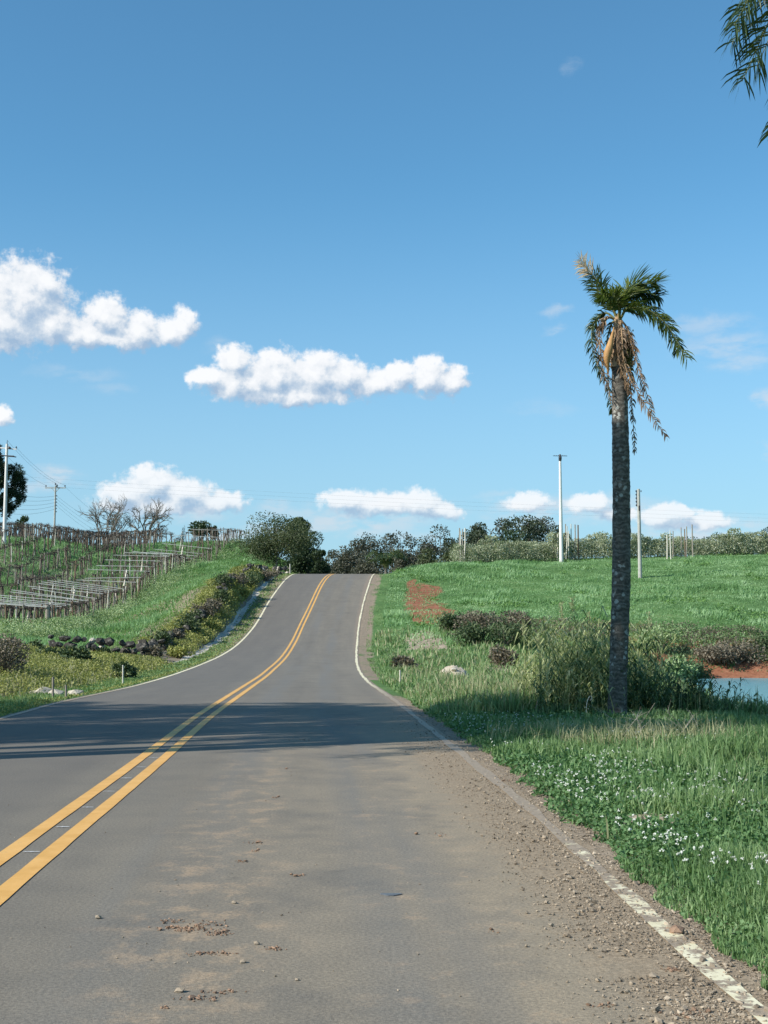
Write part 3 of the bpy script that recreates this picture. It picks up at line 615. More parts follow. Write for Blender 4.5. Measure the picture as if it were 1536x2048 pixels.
# rough verge between road and pond
mb = MB()
def d_vg(x, y):
    return (x > xR(y) + 0.35 + 0.7 * (y > 45)) * infr(x, y, 3) * (height(x, y) > -0.95) * (1 - 0.92 * soil_tan(x, y)) * (1 - 0.85 * soil_red(x, y))
pts = scatter(150000, -2, 18, 24, 84, RNG, d_vg, ypow=0.8)
k = sst(.35, .65, fbm(pts[:, 0], pts[:, 1], .6, 5)); sel = RNG.random(len(pts)) < 0.18 * k
hh = np.minimum(0.10 + 0.32 * k, 0.08 + 0.28 * (pts[:, 0] - xR(pts[:, 1])))
blades(mb, pts[~sel], hh[~sel], 0.0008 * pts[~sel][:, 1] + .008, RNG, 0.5, 0); blades(mb, pts[sel], hh[sel] * 1.35, 0.0006 * pts[sel][:, 1] + .006, RNG, 0.5, 1)
tag(link('verge_grass', mb.mesh('verge_grass', [M['verge'], M['dry']])), 'rough green and straw grass between the road and the pond', 'grass', kind='stuff')

# near verge: clover, grass, blossoms
mb = MB()
def d_nr(x, y): return (x > xR(y) + 0.10 + 0.30 * fbm(x, y, 2.2, 6) - 0.1 * (y < 12)) * infr(x, y, 1.2) * (1 - 0.93 * soil_tan(x, y)) * (height(x, y) > -0.9)
pts = scatter(460000, 0.6, 10.5, 4.4, 34, RNG, d_nr, ypow=1.0)
g = sst(.42, .62, fbm(pts[:, 0], pts[:, 1], .55, 31) + 0.10 * sst(1.5, 5, pts[:, 0] - xR(pts[:, 1])))
sel = RNG.random(len(pts)) < g * 0.85 + 0.06
pc = pts[~sel].copy(); bumpy = fbm(pc[:, 0], pc[:, 1], 3.0, 8); pc[:, 2] += RNG.random(len(pc)) * (0.03 + 0.12 * bumpy) * np.clip((pc[:, 0] - xR(pc[:, 1])) * 2, .2, 1)
leaves(mb, pc, 0.016 + 0.0018 * pc[:, 1], RNG, 0.85, 0, upbias=1.8)
pb = pts[sel]; hb = (0.05 + 0.22 * fbm(pb[:, 0], pb[:, 1], 1.2, 15)) * np.clip((pb[:, 0] - xR(pb[:, 1])) * 1.5, .3, 1)
blades(mb, pb, hb, 0.004 + 0.0007 * pb[:, 1], RNG, 0.55, 1)
dd = lambda x, y: d_nr(x, y) * np.maximum(ell(x, y, 3.0, 18.0, 1.4, 1.8, 2), np.maximum(ell(x, y, 4.3, 18.6, .9, 1.2, 4), 0.03 * sst(.5, .7, fbm(x, y, 1., 3)))) * sst(.25, .55, fbm(x, y, 2.2, 18))
pd = scatter(38000, 1, 10, 5, 27, RNG, dd); blades(mb, pd, 0.30, 0.012, RNG, 0.75, 2)
# taller tussocks
for (px, row, n, h) in [(1330,1790,60,.30),(1300,1600,50,.28),(1480,1540,260,.42),(1420,1535,200,.40),(1530,1530,260,.45),(1380,1560,120,.36),(1450,1580,140,.3),(1180,1500,60,.3),(1490,1860,50,.2),(1010,1470,40,.35)]:
    c_ = G0(px, row); q = c_ + RNG.normal(0, 1, (n, 3)) * [.16, .2, 0]; q = q[q[:, 0] > xR(q[:, 1]) + .3]; q[:, 2] = height(q[:, 0], q[:, 1]); blades(mb, q, h, 0.013, RNG, .6, 1)
tag(link('clover_and_grass', mb.mesh('clover_and_grass', [M['clover'], M['verge'], M['dry']])), 'clover and grass growing on the right roadside verge', 'ground cover', kind='stuff')
mb = MB()
pf = scatter(6500, 0.8, 9, 7.0, 31, RNG, lambda x, y: d_nr(x, y) * (x > xR(y) + .3) * sst(.40, .66, fbm(x, y, .8, 40)) * np.where(x - xR(y) < 3.2, 1, .3), ypow=0.6)
pf[:, 2] += 0.09 + 0.07 * RNG.random(len(pf))
for k in range(5): rocks(mb, pf + RNG.normal(0, .0048, pf.shape), 0.0135, RNG, 0, 0.9)
blades(mb, pf - [0, 0, .12], .12, .004, RNG, .05, 1, simple=True)
mb.f[3][-1] = mb.f[3][-1]
tag(link('clover_blossoms', mb.mesh('clover_blossoms', [M['petal'], M['verge']])), 'white clover blossoms dotted over the right verge', 'flowers', kind='stuff')

# left side: mown strip, vineyard turf, hedge of pale weeds, yellow bank weeds, low verge
mb = MB()
def d_vy(x, y): return (x < -15) * infr(x, y, 5) * (0.6 + 0.4 * fbm(x, y, .4, 2))
pts = scatter(300000, -56, -14, 64, 172, RNG, d_vy)
k = sst(.45, .7, fbm(pts[:, 0], pts[:, 1], .5, 5)); blades(mb, pts, 0.20 + .25 * k, 0.08, RNG, .5, 0, simple=True)
pts = scatter(140000, -26, -8.5, 62, 170, RNG, lambda x, y: (x < np.interp(y, WY[8:], wallw[8:, 0]) + .3) * (x > -22) * (y > 62)); blades(mb, pts, 0.17, 0.05, RNG, .5, 1, simple=True)
tag(link('hillside_grass', mb.mesh('hillside_grass', [M['meadow'], M['strip']])), 'green turf between the stone wall and the vine rows', 'grass', kind='stuff')
mb = MB(); vedge = lambda y: np.interp(y, [60, 88, 112, 140, 166], [-22.6, -22.2, -22.5, -21.4, -18.4])
def d_hd(x, y): return np.clip((np.abs(x - vedge(y) - 1.0) < 1.6) * 1.0 * (y > 78) + ((y > 76) & (y < 87) & (x < -21)) * 1.0, 0, 1) * infr(x, y, 3)
pts = scatter(9000, -32, -15, 75, 166, RNG, d_hd, ypow=0.5); hz = 0.25 + 0.75 * sst(.3, .65, fbm(pts[:, 0], pts[:, 1], .45, 9))
pt = np.repeat(pts, 26, 0); hh = np.repeat(hz, 26); pt = pt + RNG.normal(0, 1, pt.shape) * [.28, .28, 0]; pt[:, 2] += RNG.random(len(pt)) * hh; leaves(mb, pt, .13, RNG, .5, 0, upbias=.5)
tag(link('pale_weeds', mb.mesh('pale_weeds', M['pale'])), 'pale green flowering weeds crowding the foot of the vineyard', 'weeds', kind='stuff')
mb = MB()
def d_bk(x, y): dl = xL(y) - x; return (dl > 0.9 + .5 * fbm(x, y, .8, 2) + .45 * (y > 60)) * (bank_left(x, y) > .05) * infr(x, y, 2) * (.35 + .65 * sst(.3, .6, fbm(x, y, .8, 17)))
def d_bk2(x, y): dl = xL(y) - x; return (dl > 1.3) * (y < 60) * (y > 28) * infr(x, y, 2) * sst(.2, .45, fbm(x, y, .7, 14)) * (1 - soil_tan(x, y))
for (d_, n) in ((d_bk, 26000), (d_bk2, 6500)):
    pts = scatter(n, -20, -7, 28, 126, RNG, lambda x, y: np.clip(d_(x, y), 0, 1)); hz = .12 + .38 * fbm(pts[:, 0], pts[:, 1], .9, 3)
    pt = np.repeat(pts, 30, 0); hh = np.repeat(hz, 30); pt = pt + RNG.normal(0, 1, pt.shape) * [.2, .2, 0]; pt[:, 2] += RNG.random(len(pt)) * hh
    leaves(mb, pt, .02 + .0012 * pt[:, 1], RNG, .6, 0, upbias=.6)
    q = np.repeat(pts[::2], 5, 0) + RNG.normal(0, 1, (len(pts[::2]) * 5, 3)) * [.15, .15, 0]; blades(mb, q, .35, .03, RNG, .4, 1)
tag(link('bank_weeds', mb.mesh('bank_weeds', [M['yellow'], M['dry']])), 'yellowish weeds covering the left bank below the stone wall', 'weeds', kind='stuff')
mb = MB()
pts = scatter(90000, -12, -5.5, 19, 124, RNG, lambda x, y: (xL(y) - x > .06) * (xL(y) - x < 1.5 + .5 * fbm(x, y, 1, 1) - .5 * (y > 62)) * infr(x, y, 2), ypow=.6)
pts[:, 2] += 0; blades(mb, pts, (.05 + .14 * fbm(pts[:, 0], pts[:, 1], 1.5, 9)) * np.clip((xL(pts[:, 1]) - pts[:, 0]) * 2, .3, 1), .008 + .0006 * pts[:, 1], RNG, .5, 0)
pl = pts[::2].copy(); pl[:, 2] += .05; leaves(mb, pl, .03 + .0006 * pl[:, 1], RNG, .7, 1, upbias=1)
tag(link('left_verge_grass', mb.mesh('left_verge_grass', [M['verge'], M['yellow']])), 'short grass strip along the left edge of the road', 'grass', kind='stuff')
mb = MB()  # low growth on the right shoulder beyond the shadow
pts = scatter(30000, -2, 3, 40, 124, RNG, lambda x, y: (x > xR(y) + .5) * (x < xR(y) + 2.4) * sst(.35, .6, fbm(x, y, .9, 12)), ypow=.5); blades(mb, pts, .14, .035, RNG, .5, 0, simple=True)
tag(link('shoulder_grass', mb.mesh('shoulder_grass', M['verge'])), 'thin patchy grass on the gravel shoulder climbing the hill', 'grass', kind='stuff')

# gravel shoulder and clods
mb = MB()
def d_gv(x, y): 
    d = x - xR(y); return np.where(d < 0, sst(-.72 - .35 * fbm(y, y * 0, .8, 3), -.08, d) ** 1.3, sst(.75, .25, d)) * sst(.2, .55, fbm(x, y, 2.3, 2)) * np.where(np.abs(d + .06) < .07, .75, 1)
x_ = RNG.uniform(-1.3, .75, 36000); u = RNG.random(36000); y_ = (1 / (1 / 4.4 + (1 / 30 - 1 / 4.4) * u)); X_ = xR(y_) + x_; kk = RNG.random(36000) < .8 * d_gv(X_, y_) * sst(30, 17, y_)
x_, y_ = X_[kk], y_[kk]; z_ = np.where(x_ < xR(y_) + .05, zroad(y_), height(x_, y_)); sz = RNG.lognormal(-4.45, .48, len(x_)); sz = np.clip(sz, .005, .05)
rocks(mb, np.stack([x_, y_, z_ + sz * .15 + .002], 1), sz, RNG)
x_ = RNG.uniform(-1.1, .6, 34000); u = RNG.random(34000); y_ = (1 / (1 / 4.4 + (1 / 17 - 1 / 4.4) * u)); X_ = xR(y_) + x_; kk = RNG.random(34000) < d_gv(X_, y_)
x_, y_ = X_[kk], y_[kk]; z_ = np.where(x_ < xR(y_) + .05, zroad(y_), height(x_, y_)); rocks(mb, np.stack([x_, y_, z_ + .004], 1), RNG.uniform(.004, .009, len(x_)), RNG)
x_ = RNG.uniform(-1.2, 3.6, 2600); y_ = RNG.uniform(4.5, 24, 2600); X_ = xC(y_) + x_; kk = RNG.random(2600) < .10 + .75 * np.exp(-((x_ - 1.3) / .5) ** 2) * sst(.5, .65, fbm(X_, y_, 1.3, 8)); 
X_, y_ = X_[kk], y_[kk]; sz = RNG.uniform(.005, .014, len(y_)); rocks(mb, np.stack([X_, y_, zroad(y_) + .003], 1), sz, RNG)
tag(link('shoulder_gravel', mb.mesh('shoulder_gravel', M['pebble'])), 'brown loose gravel spilled over the right edge of the road', 'gravel', kind='stuff')
mb = MB()
for (px, row, rx, ry_, n) in [(345,1842,28,4,34),(355,1857,40,4,60),(385,1860,30,5,50),(420,1848,30,5,40),(440,1866,26,6,60),(400,1908,26,3,26),(440,1908,22,3,24),(548,1897,26,3,30),(395,1998,34,4,50),(440,1985,34,3,24),(330,2016,8,3,14),
        (510,1686,14,2,16),(512,1702,10,2,16),(484,1723,14,2,14),(594,1752,14,2,20),(576,1538,8,2,12),(552,1595,8,2,12),(590,1480,30,1,10),(1345,1938,20,6,40),(1345,1865,14,8,30),(1210,2012,24,4,30),(1390,2030,50,10,60),(1010,1562,24,2,30),(870,1668,30,3,10),(990,1865,16,3,8)]:
    q = np.array([G0(px + RNG.normal(0, rx * .55), row + RNG.normal(0, ry_ * .6)) for _ in range(n)]); s = RNG.lognormal(-4.6, .5, n) * (q[:, 1] / 6.5) ** .35; q[:, 2] = zroad(q[:, 1]) + s * .2; rocks(mb, q, np.clip(s, .004, .035), RNG, 0, .6)
tag(link('dirt_clods', mb.mesh('dirt_clods', M['clod'])), 'small crumbs of dried red mud lying on the near lane', 'dirt', kind='stuff')
STN = [(197,1837,.040,'single grey pebble on the clean asphalt at lower left of the near lane'),(359,1984,.046,'pale flat stone lying left of the lowest mud patch on the road'),(487,1926,.034,'grey pebble lying between the mud patches in the near lane'),(514,1889,.034,'grey pebble beside the crumbly mud smear right of the mud patches'),
       (468,1807,.034,'grey pebble on the road above the big crumbled mud patch'),(595,1961,.022,'tiny dark pebble near the bottom of the road'),(1352,1868,.085,'reddish stone sitting on the cream edge line'),(1305,1955,.04,'small pale stone on the dusty gravel near the edge line')]
for px, row, s, lab in STN:
    v, f = rock_mesh(RNG, .65); mb = MB(); mb.add(v * s * .5, f); c_ = G0(px, row); c_[2] = float(zroad(c_[1])) + s * .18
    tag(link('stone', mb.mesh('stone', M['clod'] if 'reddish' in lab else M['pebble']), None, c_), lab, 'stone')
# flat dark tar smudge
mb = MB(); c_ = G0(782, 1790); th = np.linspace(0, 2 * math.pi, 14, endpoint=False); rr = 1 + .2 * np.sin(th * 3)
mb.add(np.stack([c_[0] + .056 * rr * np.cos(th), c_[1] + .030 * rr * np.sin(th), th * 0 + .006], 1), [list(range(14))]); 
mb.add(np.stack([np.concatenate([c_[0] + .056 * rr * np.cos(th)] * 2), np.concatenate([c_[1] + .030 * rr * np.sin(th)] * 2), np.concatenate([th * 0 + .001, th * 0 + .006])], 1), [[i, (i + 1) % 14, 14 + (i + 1) % 14, 14 + i] for i in range(14)])
tag(link('flattened_debris', mb.mesh('flattened_debris', M['wire'])), 'flat dark scrap pressed on the asphalt right of centre', 'debris')

# ------------------------------------------------------------------ stone wall
wall = empty('stone_wall', (wallw[4][0], wallw[4][1], H(wallw[4][0], wallw[4][1])))
tag(wall, 'tumbled dry stone wall of dark mossy stones running along the left bank', 'wall')
rm = []
for k in range(8):
    v, f = rock_mesh(RNG, .75); v = v * RNG.uniform(.72, 1.15, (12, 3)); mb = MB(); mb.add(v * .5, f); rm.append(mb.mesh('wall_stone', M['wallstone']))
vp_, f_ = rock_mesh(RNG, .8); mb = MB(); mb.add(vp_ * .5, f_); rpale = mb.mesh('pale_wall_stone', M['stone_pale'])
path = catmull(wallw, 420); seg = np.linalg.norm(np.diff(path[:, :2], axis=0), axis=1); cum = np.concatenate([[0], np.cumsum(seg)]); s = 6.5; cnt = 0
while s < cum[-1] and cnt < 295:
    x = np.interp(s, cum, path[:, 0]); y = np.interp(s, cum, path[:, 1])
    gap = vn(s, 0, .22, 3) < .22 and y > 61.5; nearw = y < 62.5
    if not gap:
        for lay in range(3 if nearw else (2 if random.random() < .8 else 1)):
            sz = random.uniform(.36, .66) if nearw else random.uniform(.42, .8); xx, yy_ = x + random.uniform(-.18, .18), y + random.uniform(-.2, .2)
            me = rpale if random.random() < .05 else random.choice(rm)
            o = link('stone', me, wall, (0, 0, 0), (random.uniform(-.3, .3), random.uniform(-.3, .3), random.uniform(0, 6.3)), (sz, sz * random.uniform(.7, 1), sz * random.uniform(.7, 1.25)))
            o.location = Vector((xx, yy_, H(xx, yy_) + .12 + (.33 if nearw else .42) * lay)) - wall.location; cnt += 1
    s += random.uniform(.34, .50) if nearw else random.uniform(.5, .78)

# ------------------------------------------------------------------ shrubs
def shrub_mesh(rx, rz, n, leaf, mat, rng, twigs=True, tw=None, nlobe=9):
    mb = MB(); c_ = rng.normal(0, 1, (nlobe, 3)); c_ = unit(c_) * rng.random((nlobe, 1)) ** .5 * [rx * .75, rx * .75, rz * .32]; c_[:, 2] += rz * .55
    k = rng.integers(0, nlobe, n); rad = rng.uniform(.3, .55, nlobe)[k] * rx
    d = unit(rng.normal(size=(n, 3))); p_ = c_[k] + d * (rad * rng.random(n) ** .35)[:, None] * [1, 1, rz / rx * .8]; p_[:, 2] = np.maximum(p_[:, 2], .02)
    leaves(mb, p_, leaf, rng, .5, 0, upbias=.4, dirs=d * .8)
    sm = MB()
    for j in range(nlobe): tube(sm, catmull([[0, 0, 0], c_[j] * [.5, .5, .6], c_[j]], 5), np.linspace(.03, .008, 5) * max(rx, .6), 4)
    return mb, sm
def shrub(name, loc, rx, rz, n, leaf, mat, label, cat='shrub', group=None, tw='bark'):
    a, b_ = shrub_mesh(rx, rz, n, leaf, mat, RNG)
    r_ = empty(name, loc); link('foliage', a.mesh('foliage', M[mat]), r_); link('stem', b_.mesh('stem', M[tw]), r_); tag(r_, label, cat, group); return r_
def on(px, row, Y): w = P(px, row, Y); return (w[0], w[1], H(w[0], w[1]) - .03)
shrub('dead_shrub', (-10.9, 37.5, H(-10.9, 37.5)), 1.15, 1.25, 2600, .10, 'greyshrub', 'grey leafless thorny shrub at the left edge of the frame beside the road')
BS = [(105,1335,52,.55,.6,'shrub','dark bushy weed on the yellow bank below the corner of the vineyard'),(150,1340,50,.75,.7,'shrub','broad dark shrub in the middle of the yellow bank, left of the grey stake'),(245,1350,46,.5,.55,'shrub','low dark shrub directly behind the short white stake at the road bend'),
 (20,1312,57,.7,.7,'greyshrub','brownish shrub against the wall at the left edge of the photo'),(325,1290,70,.8,1.1,'shrub','dark shrub on the wall where the bank starts to climb'),(375,1255,79,.7,1.2,'shrub','dark shrub on the wall halfway up the bank, left of the grey ditch'),(405,1225,86,.8,1.2,'greyshrub','brown shrub clinging to the tumbled wall halfway up the bank'),
 (440,1200,92,.9,1.2,'shrub','dark rounded shrub above the middle of the grey ditch'),(450,1165,98,1.0,1.3,'shrub','dark leafy shrub on the upper part of the wall'),(500,1140,108,1.2,1.2,'shrub','dark shrub below the round olive tree near the top of the bank'),(535,1140,114,1.0,1.0,'greyshrub','brown twiggy shrub on the bank top right below the trees'),(300,1300,64,.6,.6,'greyshrub','twiggy shrub in front of the first pale stones of the wall')]
BS += [(70,1300,59.5,.5,.5,'shrub','small dark shrub on the level wall straight below the corner of the vineyard'),(200,1308,60,.5,.55,'shrub','dark shrub filling the gap in the wall left of the bend'),(390,1240,83,.6,.9,'shrub','leafy shrub on the climbing wall beside the lower end of the vine rails'),(425,1212,89,.8,1.0,'greyshrub','dry bush halfway up the climbing wall'),(470,1150,102,1.0,1.0,'greyshrub','dry bush on the wall just below the top shrubs'),(350,1270,75,.7,.8,'greyshrub','dry bush among the first climbing stones'),(485,1165,101,.9,.8,'yellow','yellow leafy bush on the upper bank above the ditch'),(420,1250,84,.7,.6,'yellow','yellow leafy bush on the middle of the bank above the ditch'),(360,1300,67,.8,.6,'yellow','bright yellow bush low on the bank near the bottom of the ditch')]
for px, row, Y, rx, rz, mt, lab in BS: shrub('bank_shrub', on(px, row, Y), rx, rz, 900, .17, mt, lab)
RS = [(905,1262,82,1.3,1.2,'shrub','dark green shrub at the left end of the brush below the meadow'),(965,1275,80,1.9,1.6,'greyshrub','broad brown and grey shrub in the brush left of the cane grass'),(950,1300,76,1.5,1.3,'shrub','low green shrub in front of the red earth gully'),(1010,1300,76,1.6,1.5,'shrub','green shrub above the pale rubble, right of centre of the brush'),(1040,1270,82,1.3,1.4,'greyshrub','brown bush beside the bare red earth left of the cane grass'),
 (1365,1285,80,1.6,1.6,'shrub','green bush above the left end of the red pond bank'),(1420,1300,83,1.7,1.3,'greyshrub','grey brown bush on top of the red pond bank'),(1475,1300,83,1.8,1.5,'greyshrub','second grey brown bush on the red bank, near the right edge'),(1390,1320,80,1.3,1.2,'shrub','dark low bush at the water end of the red bank'),(1530,1292,84,1.8,1.6,'shrub','dark bush on the red bank at the right edge of the photo'),(1320,1262,84,1.5,1.9,'pale','pale leafy bush rising right of the palm trunk behind the canes'),(1345,1290,72,1.3,1.6,'pale','pale green bush right of the cane grass near the pond'),
 (810,1345,52,.6,.7,'greyshrub','twiggy bush on the verge beside the first short stake right of the road'),(1005,1345,60,.7,.9,'greyshrub','thin brown bush behind the pale rubble heap')]
for px, row, Y, rx, rz, mt, lab in RS: shrub('waterside_shrub' if Y < 90 and px > 1300 else 'shrub', on(px, row, Y), rx, rz, 1500, .19, mt, lab)

# ------------------------------------------------------------------ cane grass round the palm
mb = MB()
def canes(cx, cy, rx, ry_, n, h, mats, lean=.25):
    for _ in range(n):
        x = cx + random.gauss(0, rx); y = cy + random.gauss(0, ry_); z = H(x, y); hh = h * random.uniform(.45, 1.25); th = random.uniform(0, 6.28); ln = abs(random.gauss(0, lean))
        mi = random.choice(mats); n_s = 6; ts = np.linspace(0, 1, n_s)
        st = np.stack([x + np.cos(th) * ln * hh * ts ** 1.8, y + np.sin(th) * ln * hh * ts ** 1.8, z + hh * ts * (1 - .12 * ln * ts)], 1)
        tube(mb, st, np.linspace(.009, .003, n_s), 3, mi, cap=False)
        m_ = 11; tt = RNG.uniform(.12, 1, m_); base = np.stack([np.interp(tt, ts, st[:, k]) for k in range(3)], 1)
        a = RNG.uniform(0, 6.28, m_); out_ = np.stack([np.cos(a), np.sin(a), 0 * a], 1); Lf = RNG.uniform(.25, .6, m_)[:, None] * min(1, hh / 1.6); w = np.stack([-np.sin(a), np.cos(a), 0 * a], 1) * .014
        p1 = base + out_ * Lf * .45 + [0, 0, 1] * Lf * .38; p2 = base + out_ * Lf * .85 + [0, 0, 1] * Lf * RNG.uniform(-.25, .35, m_)[:, None]
        V = np.stack([base - w * .6, base + w * .6, p1 + w, p1 - w, p2], 1).reshape(-1, 3); i = np.arange(m_)[:, None] * 5
        mb.add(V, i + np.array([[0, 1, 2, 3]]), mi); mb.f.setdefault(3, []).append((i + np.array([[3, 2, 4]]) + mb.n - m_ * 5, mi))
canes(3.85, 27.5, .5, .7, 80, 1.55, [0, 0, 0, 1]); canes(5.1, 28.0, .36, .6, 85, 1.55, [0, 0, 0, 1]); canes(3.75, 25.0, .42, .4, 95, 1.5, [1, 0, 0]); canes(5.4, 24.4, .5, .5, 110, .72, [1]); canes(3.45, 24.2, .4, .5, 60, .8, [1, 0]); canes(7.0, 24.8, .6, .6, 34, .5, [1, 1, 0]); canes(3.3, 28, .35, .8, 36, 1.0, [0])
canes(4.4, 30, .6, .8, 40, 1.5, [0]); canes(4.9, 24.9, .4, .4, 60, 1.1, [1, 0])
blade_caner = mb
# plume heads
for (px, row, top, Y) in [(1128,1290,1205,27),(1148,1280,1195,28),(1042,1330,1240,28),(1180,1290,1225,27),(1105,1320,1250,27),(1300,1300,1225,28),(1075,1330,1262,26)]:
    a = P(px, 1400, Y); b_ = P(px + random.uniform(-6, 6), top, Y); st = catmull([a, (a + b_) / 2 + [.04, 0, 0], b_], 8); tube(mb, st, np.linspace(.01, .004, 8), 3, 0, False)
    q = b_ + RNG.normal(0, 1, (60, 3)) * [.03, .03, 0]; q[:, 2] -= RNG.random(60) * .35; leaves(mb, q, .06, RNG, .3, 2, dirs=np.array([0, 0, 2.0]))
tag(link('cane_grass', mb.mesh('cane_grass', [M['cane'], M['cane_dark'], M['dry']])), 'tall cane grass clump growing round the foot of the palm', 'tall grass', kind='stuff')
# curled dry stem and dead twigs in front of the palm
mb = MB(); a = G0(1173, 1432); Yc = a[1] - 1.2
tube(mb, catmull([P(1172, 1432, Yc), P(1174, 1405, Yc), P(1180, 1392, Yc), P(1184, 1396, Yc), P(1180, 1401, Yc)], 14), .006, 4)
tag(link('curled_stem', mb.mesh('curled_stem', M['post_pale'])), 'thin pale stem with a curled tip just left of the palm foot', 'dead stem')
mb = MB()
for k in range(8):
    x, y = 1.9 + .55 * 1 + random.gauss(0, .9) + 1, 18.5 + random.gauss(0, .9); z = H(x, y); a = np.array([x, y, z]); d = np.array([random.uniform(-.5, .5), random.uniform(-.3, .3), random.uniform(.3, .55)]); tube(mb, catmull([a, a + d * .5 + [.03, 0, .03], a + d], 6), np.linspace(.006, .002, 6), 4)
    for q in range(3): u = random.uniform(.3, .9); e = np.array([random.uniform(-.25, .25), random.uniform(-.2, .2), random.uniform(0, .2)]); tube(mb, [a + d * u, a + d * u + e], [.003, .001], 3)
tag(link('dead_twigs', mb.mesh('dead_twigs', M['post'])), 'pale dead twigs sticking out of the straw in front of the palm', 'twigs', kind='stuff')

# ------------------------------------------------------------------ palms
def frond_mb(path, leaf, n=58, r0=.022, start=.16, width=.022, droop=.5, mi=(0, 1), tip_mi=None, tip_from=.78, rng=RNG, spread=1.0, thin=1.0):
    mb = MB(); c_ = catmull(path, 24); tube(mb, c_, np.linspace(r0, .004, 24), 5, mi[1])
    tan_ = unit(np.gradient(c_, axis=0)); ts = np.linspace(0, 1, 24)
    for side in (-1, 1):
        m_ = int(n * thin); t_ = np.sort(rng.uniform(start, 1, m_)); b_ = np.stack([np.interp(t_, ts, c_[:, k]) for k in range(3)], 1); tg = unit(np.stack([np.interp(t_, ts, tan_[:, k]) for k in range(3)], 1))
        ref = np.array([0, 0, 1.0]); sd_ = np.cross(tg, ref); sd_ = unit(sd_ + 1e-3) * side; up = np.cross(sd_, tg) * side
        ang = rng.uniform(-.9, .9, m_)[:, None] * spread; d = unit(sd_ * np.cos(ang) + up * np.sin(ang) + tg * rng.uniform(.5, .95, m_)[:, None])
        L_ = (leaf * (0.45 + .55 * np.sin(np.clip((t_ - start) / (1 - start) * 2.3 + .45, 0, 3.14))) * rng.uniform(.75, 1.15, m_))[:, None]
        g_ = np.array([0, 0, -1.0]) * droop * rng.uniform(.6, 1.4, m_)[:, None]; nw = unit(np.cross(d, tg)); wv = unit(np.cross(nw, d)) * width * .5
        p1 = b_ + d * L_ * .4; p2 = p1 + unit(d + g_ * .6) * L_ * .33; p3 = p2 + unit(d + g_ * 1.4) * L_ * .3
        V = np.stack([b_ - wv * .5, b_ + wv * .5, p1 + wv, p1 - wv, p2 + wv * .8, p2 - wv * .8, p3], 1); i = np.arange(m_) * 7
        for k_, arr in ((0, t_ <= tip_from), (1, t_ > tip_from)):
            if tip_mi is None and k_ == 1: arr = np.zeros(m_, bool)
            if tip_mi is None and k_ == 0: arr = np.ones(m_, bool)
            if not arr.any(): continue
            VV = V[arr].reshape(-1, 3); j = np.arange(arr.sum())[:, None] * 7; mm = mi[0] if k_ == 0 else tip_mi
            mb.add(VV, np.concatenate([j + np.array([[0, 1, 2, 3]]), j + np.array([[3, 2, 4, 5]])]), mm); mb.f.setdefault(3, []).append((j + np.array([[5, 4, 6]]) + mb.n - len(VV), mm))
    return mb
PY = 23.5; palm_base = P(1236, 1432, PY); palm_base[2] = H(palm_base[0], PY) - .05
palm = empty('palm_tree', palm_base); tag(palm, 'tall storm-battered palm with grey ringed trunk standing on the right verge', 'palm tree')
tr = catmull([P(1234, 1440, PY), P(1237, 1330, PY), P(1242, 1180, PY), P(1243, 1020, PY), P(1241, 880, PY), P(1238, 732, PY)], 8)
sp_ = np.concatenate([[0], np.cumsum(np.linalg.norm(np.diff(tr, axis=0), axis=1))]); ZL = np.arange(0, sp_[-1], .022); c_ = np.stack([np.interp(ZL, sp_, tr[:, k]) for k in range(3)], 1)
rad = np.interp(ZL, [0, .25, .8, 2.5, 4.5, 6.3], [.205, .170, .160, .168, .155, .135]) + .004 * (np.mod(ZL + .03 * np.sin(ZL * 5.3), .085) < .03) * (ZL > 4.2) + .004 * (vn(ZL, 0, 7) - .5)
mb = MB(); sides = 28; th = np.linspace(0, 2 * math.pi, sides, endpoint=False); RR = rad[:, None] * (1 + .05 * (fbm(np.cos(th)[None] * 1.5 + 9, np.sin(th)[None] * 1.5 + ZL[:, None] * 1.6, 1.6, 2) - .5) + .10 * (vn(th[None] * 5, ZL[:, None] * 11, 1, 3) - .5))
V = c_[:, None] + np.stack([RR * np.cos(th), RR * np.sin(th), np.broadcast_to(0 * th, RR.shape)], -1); m_ = sides; i = np.arange(len(ZL) - 1)[:, None] * m_; j = np.arange(m_)[None]
mb.add(V.reshape(-1, 3) - palm_base, np.stack([i + j, i + (j + 1) % m_, i + m_ + (j + 1) % m_, i + m_ + j], -1).reshape(-1, 4))
tm, t, b, out = new_mat('palm_trunk_bark'); o_ = objc(t); s_ = t.new('ShaderNodeSeparateXYZ'); t.put(s_.inputs[0], o_)
n1 = t.noise(o_, 7, 6, 0.7); wv = t.new('ShaderNodeTexWave', bands_direction='Z'); t.put(wv.inputs['Vector'], o_); wv.inputs['Scale'].default_value = 3.6; wv.inputs['Distortion'].default_value = 9; wv.inputs['Detail'].default_value = 3; wv.inputs['Detail Scale'].default_value = 2.5
col = t.ramp(t.m('ADD', t.m('MULTIPLY', n1, .8), t.m('MULTIPLY', wv.outputs['Fac'], .2)), [(.25, (.045, .040, .034)), (.5, (.105, .095, .080)), (.75, (.22, .20, .17))])
vo = t.new('ShaderNodeTexVoronoi'); t.put(vo.inputs['Vector'], t.vm('ADD', o_, t.vm('MULTIPLY', t.noise(o_, 14, 3, .6, color=True), (.12, .12, .12)))); vo.inputs['Scale'].default_value = 8.5
lic = t.m('MULTIPLY', t.mr(vo.outputs['Distance'], .36, .27), t.mr(t.noise(o_, 2.2, 3, .6), .40, .58)); col = t.mix(t.m('MULTIPLY', lic, .8), col, (.42, .42, .38))
t.put(b.inputs['Base Color'], col); b.inputs['Roughness'].default_value = .9; b.inputs['Specular IOR Level'].default_value = .15; bump(t, b, t.m('ADD', n1, t.m('MULTIPLY', wv.outputs['Fac'], .06)), .8, .025); M['trunk'] = tm
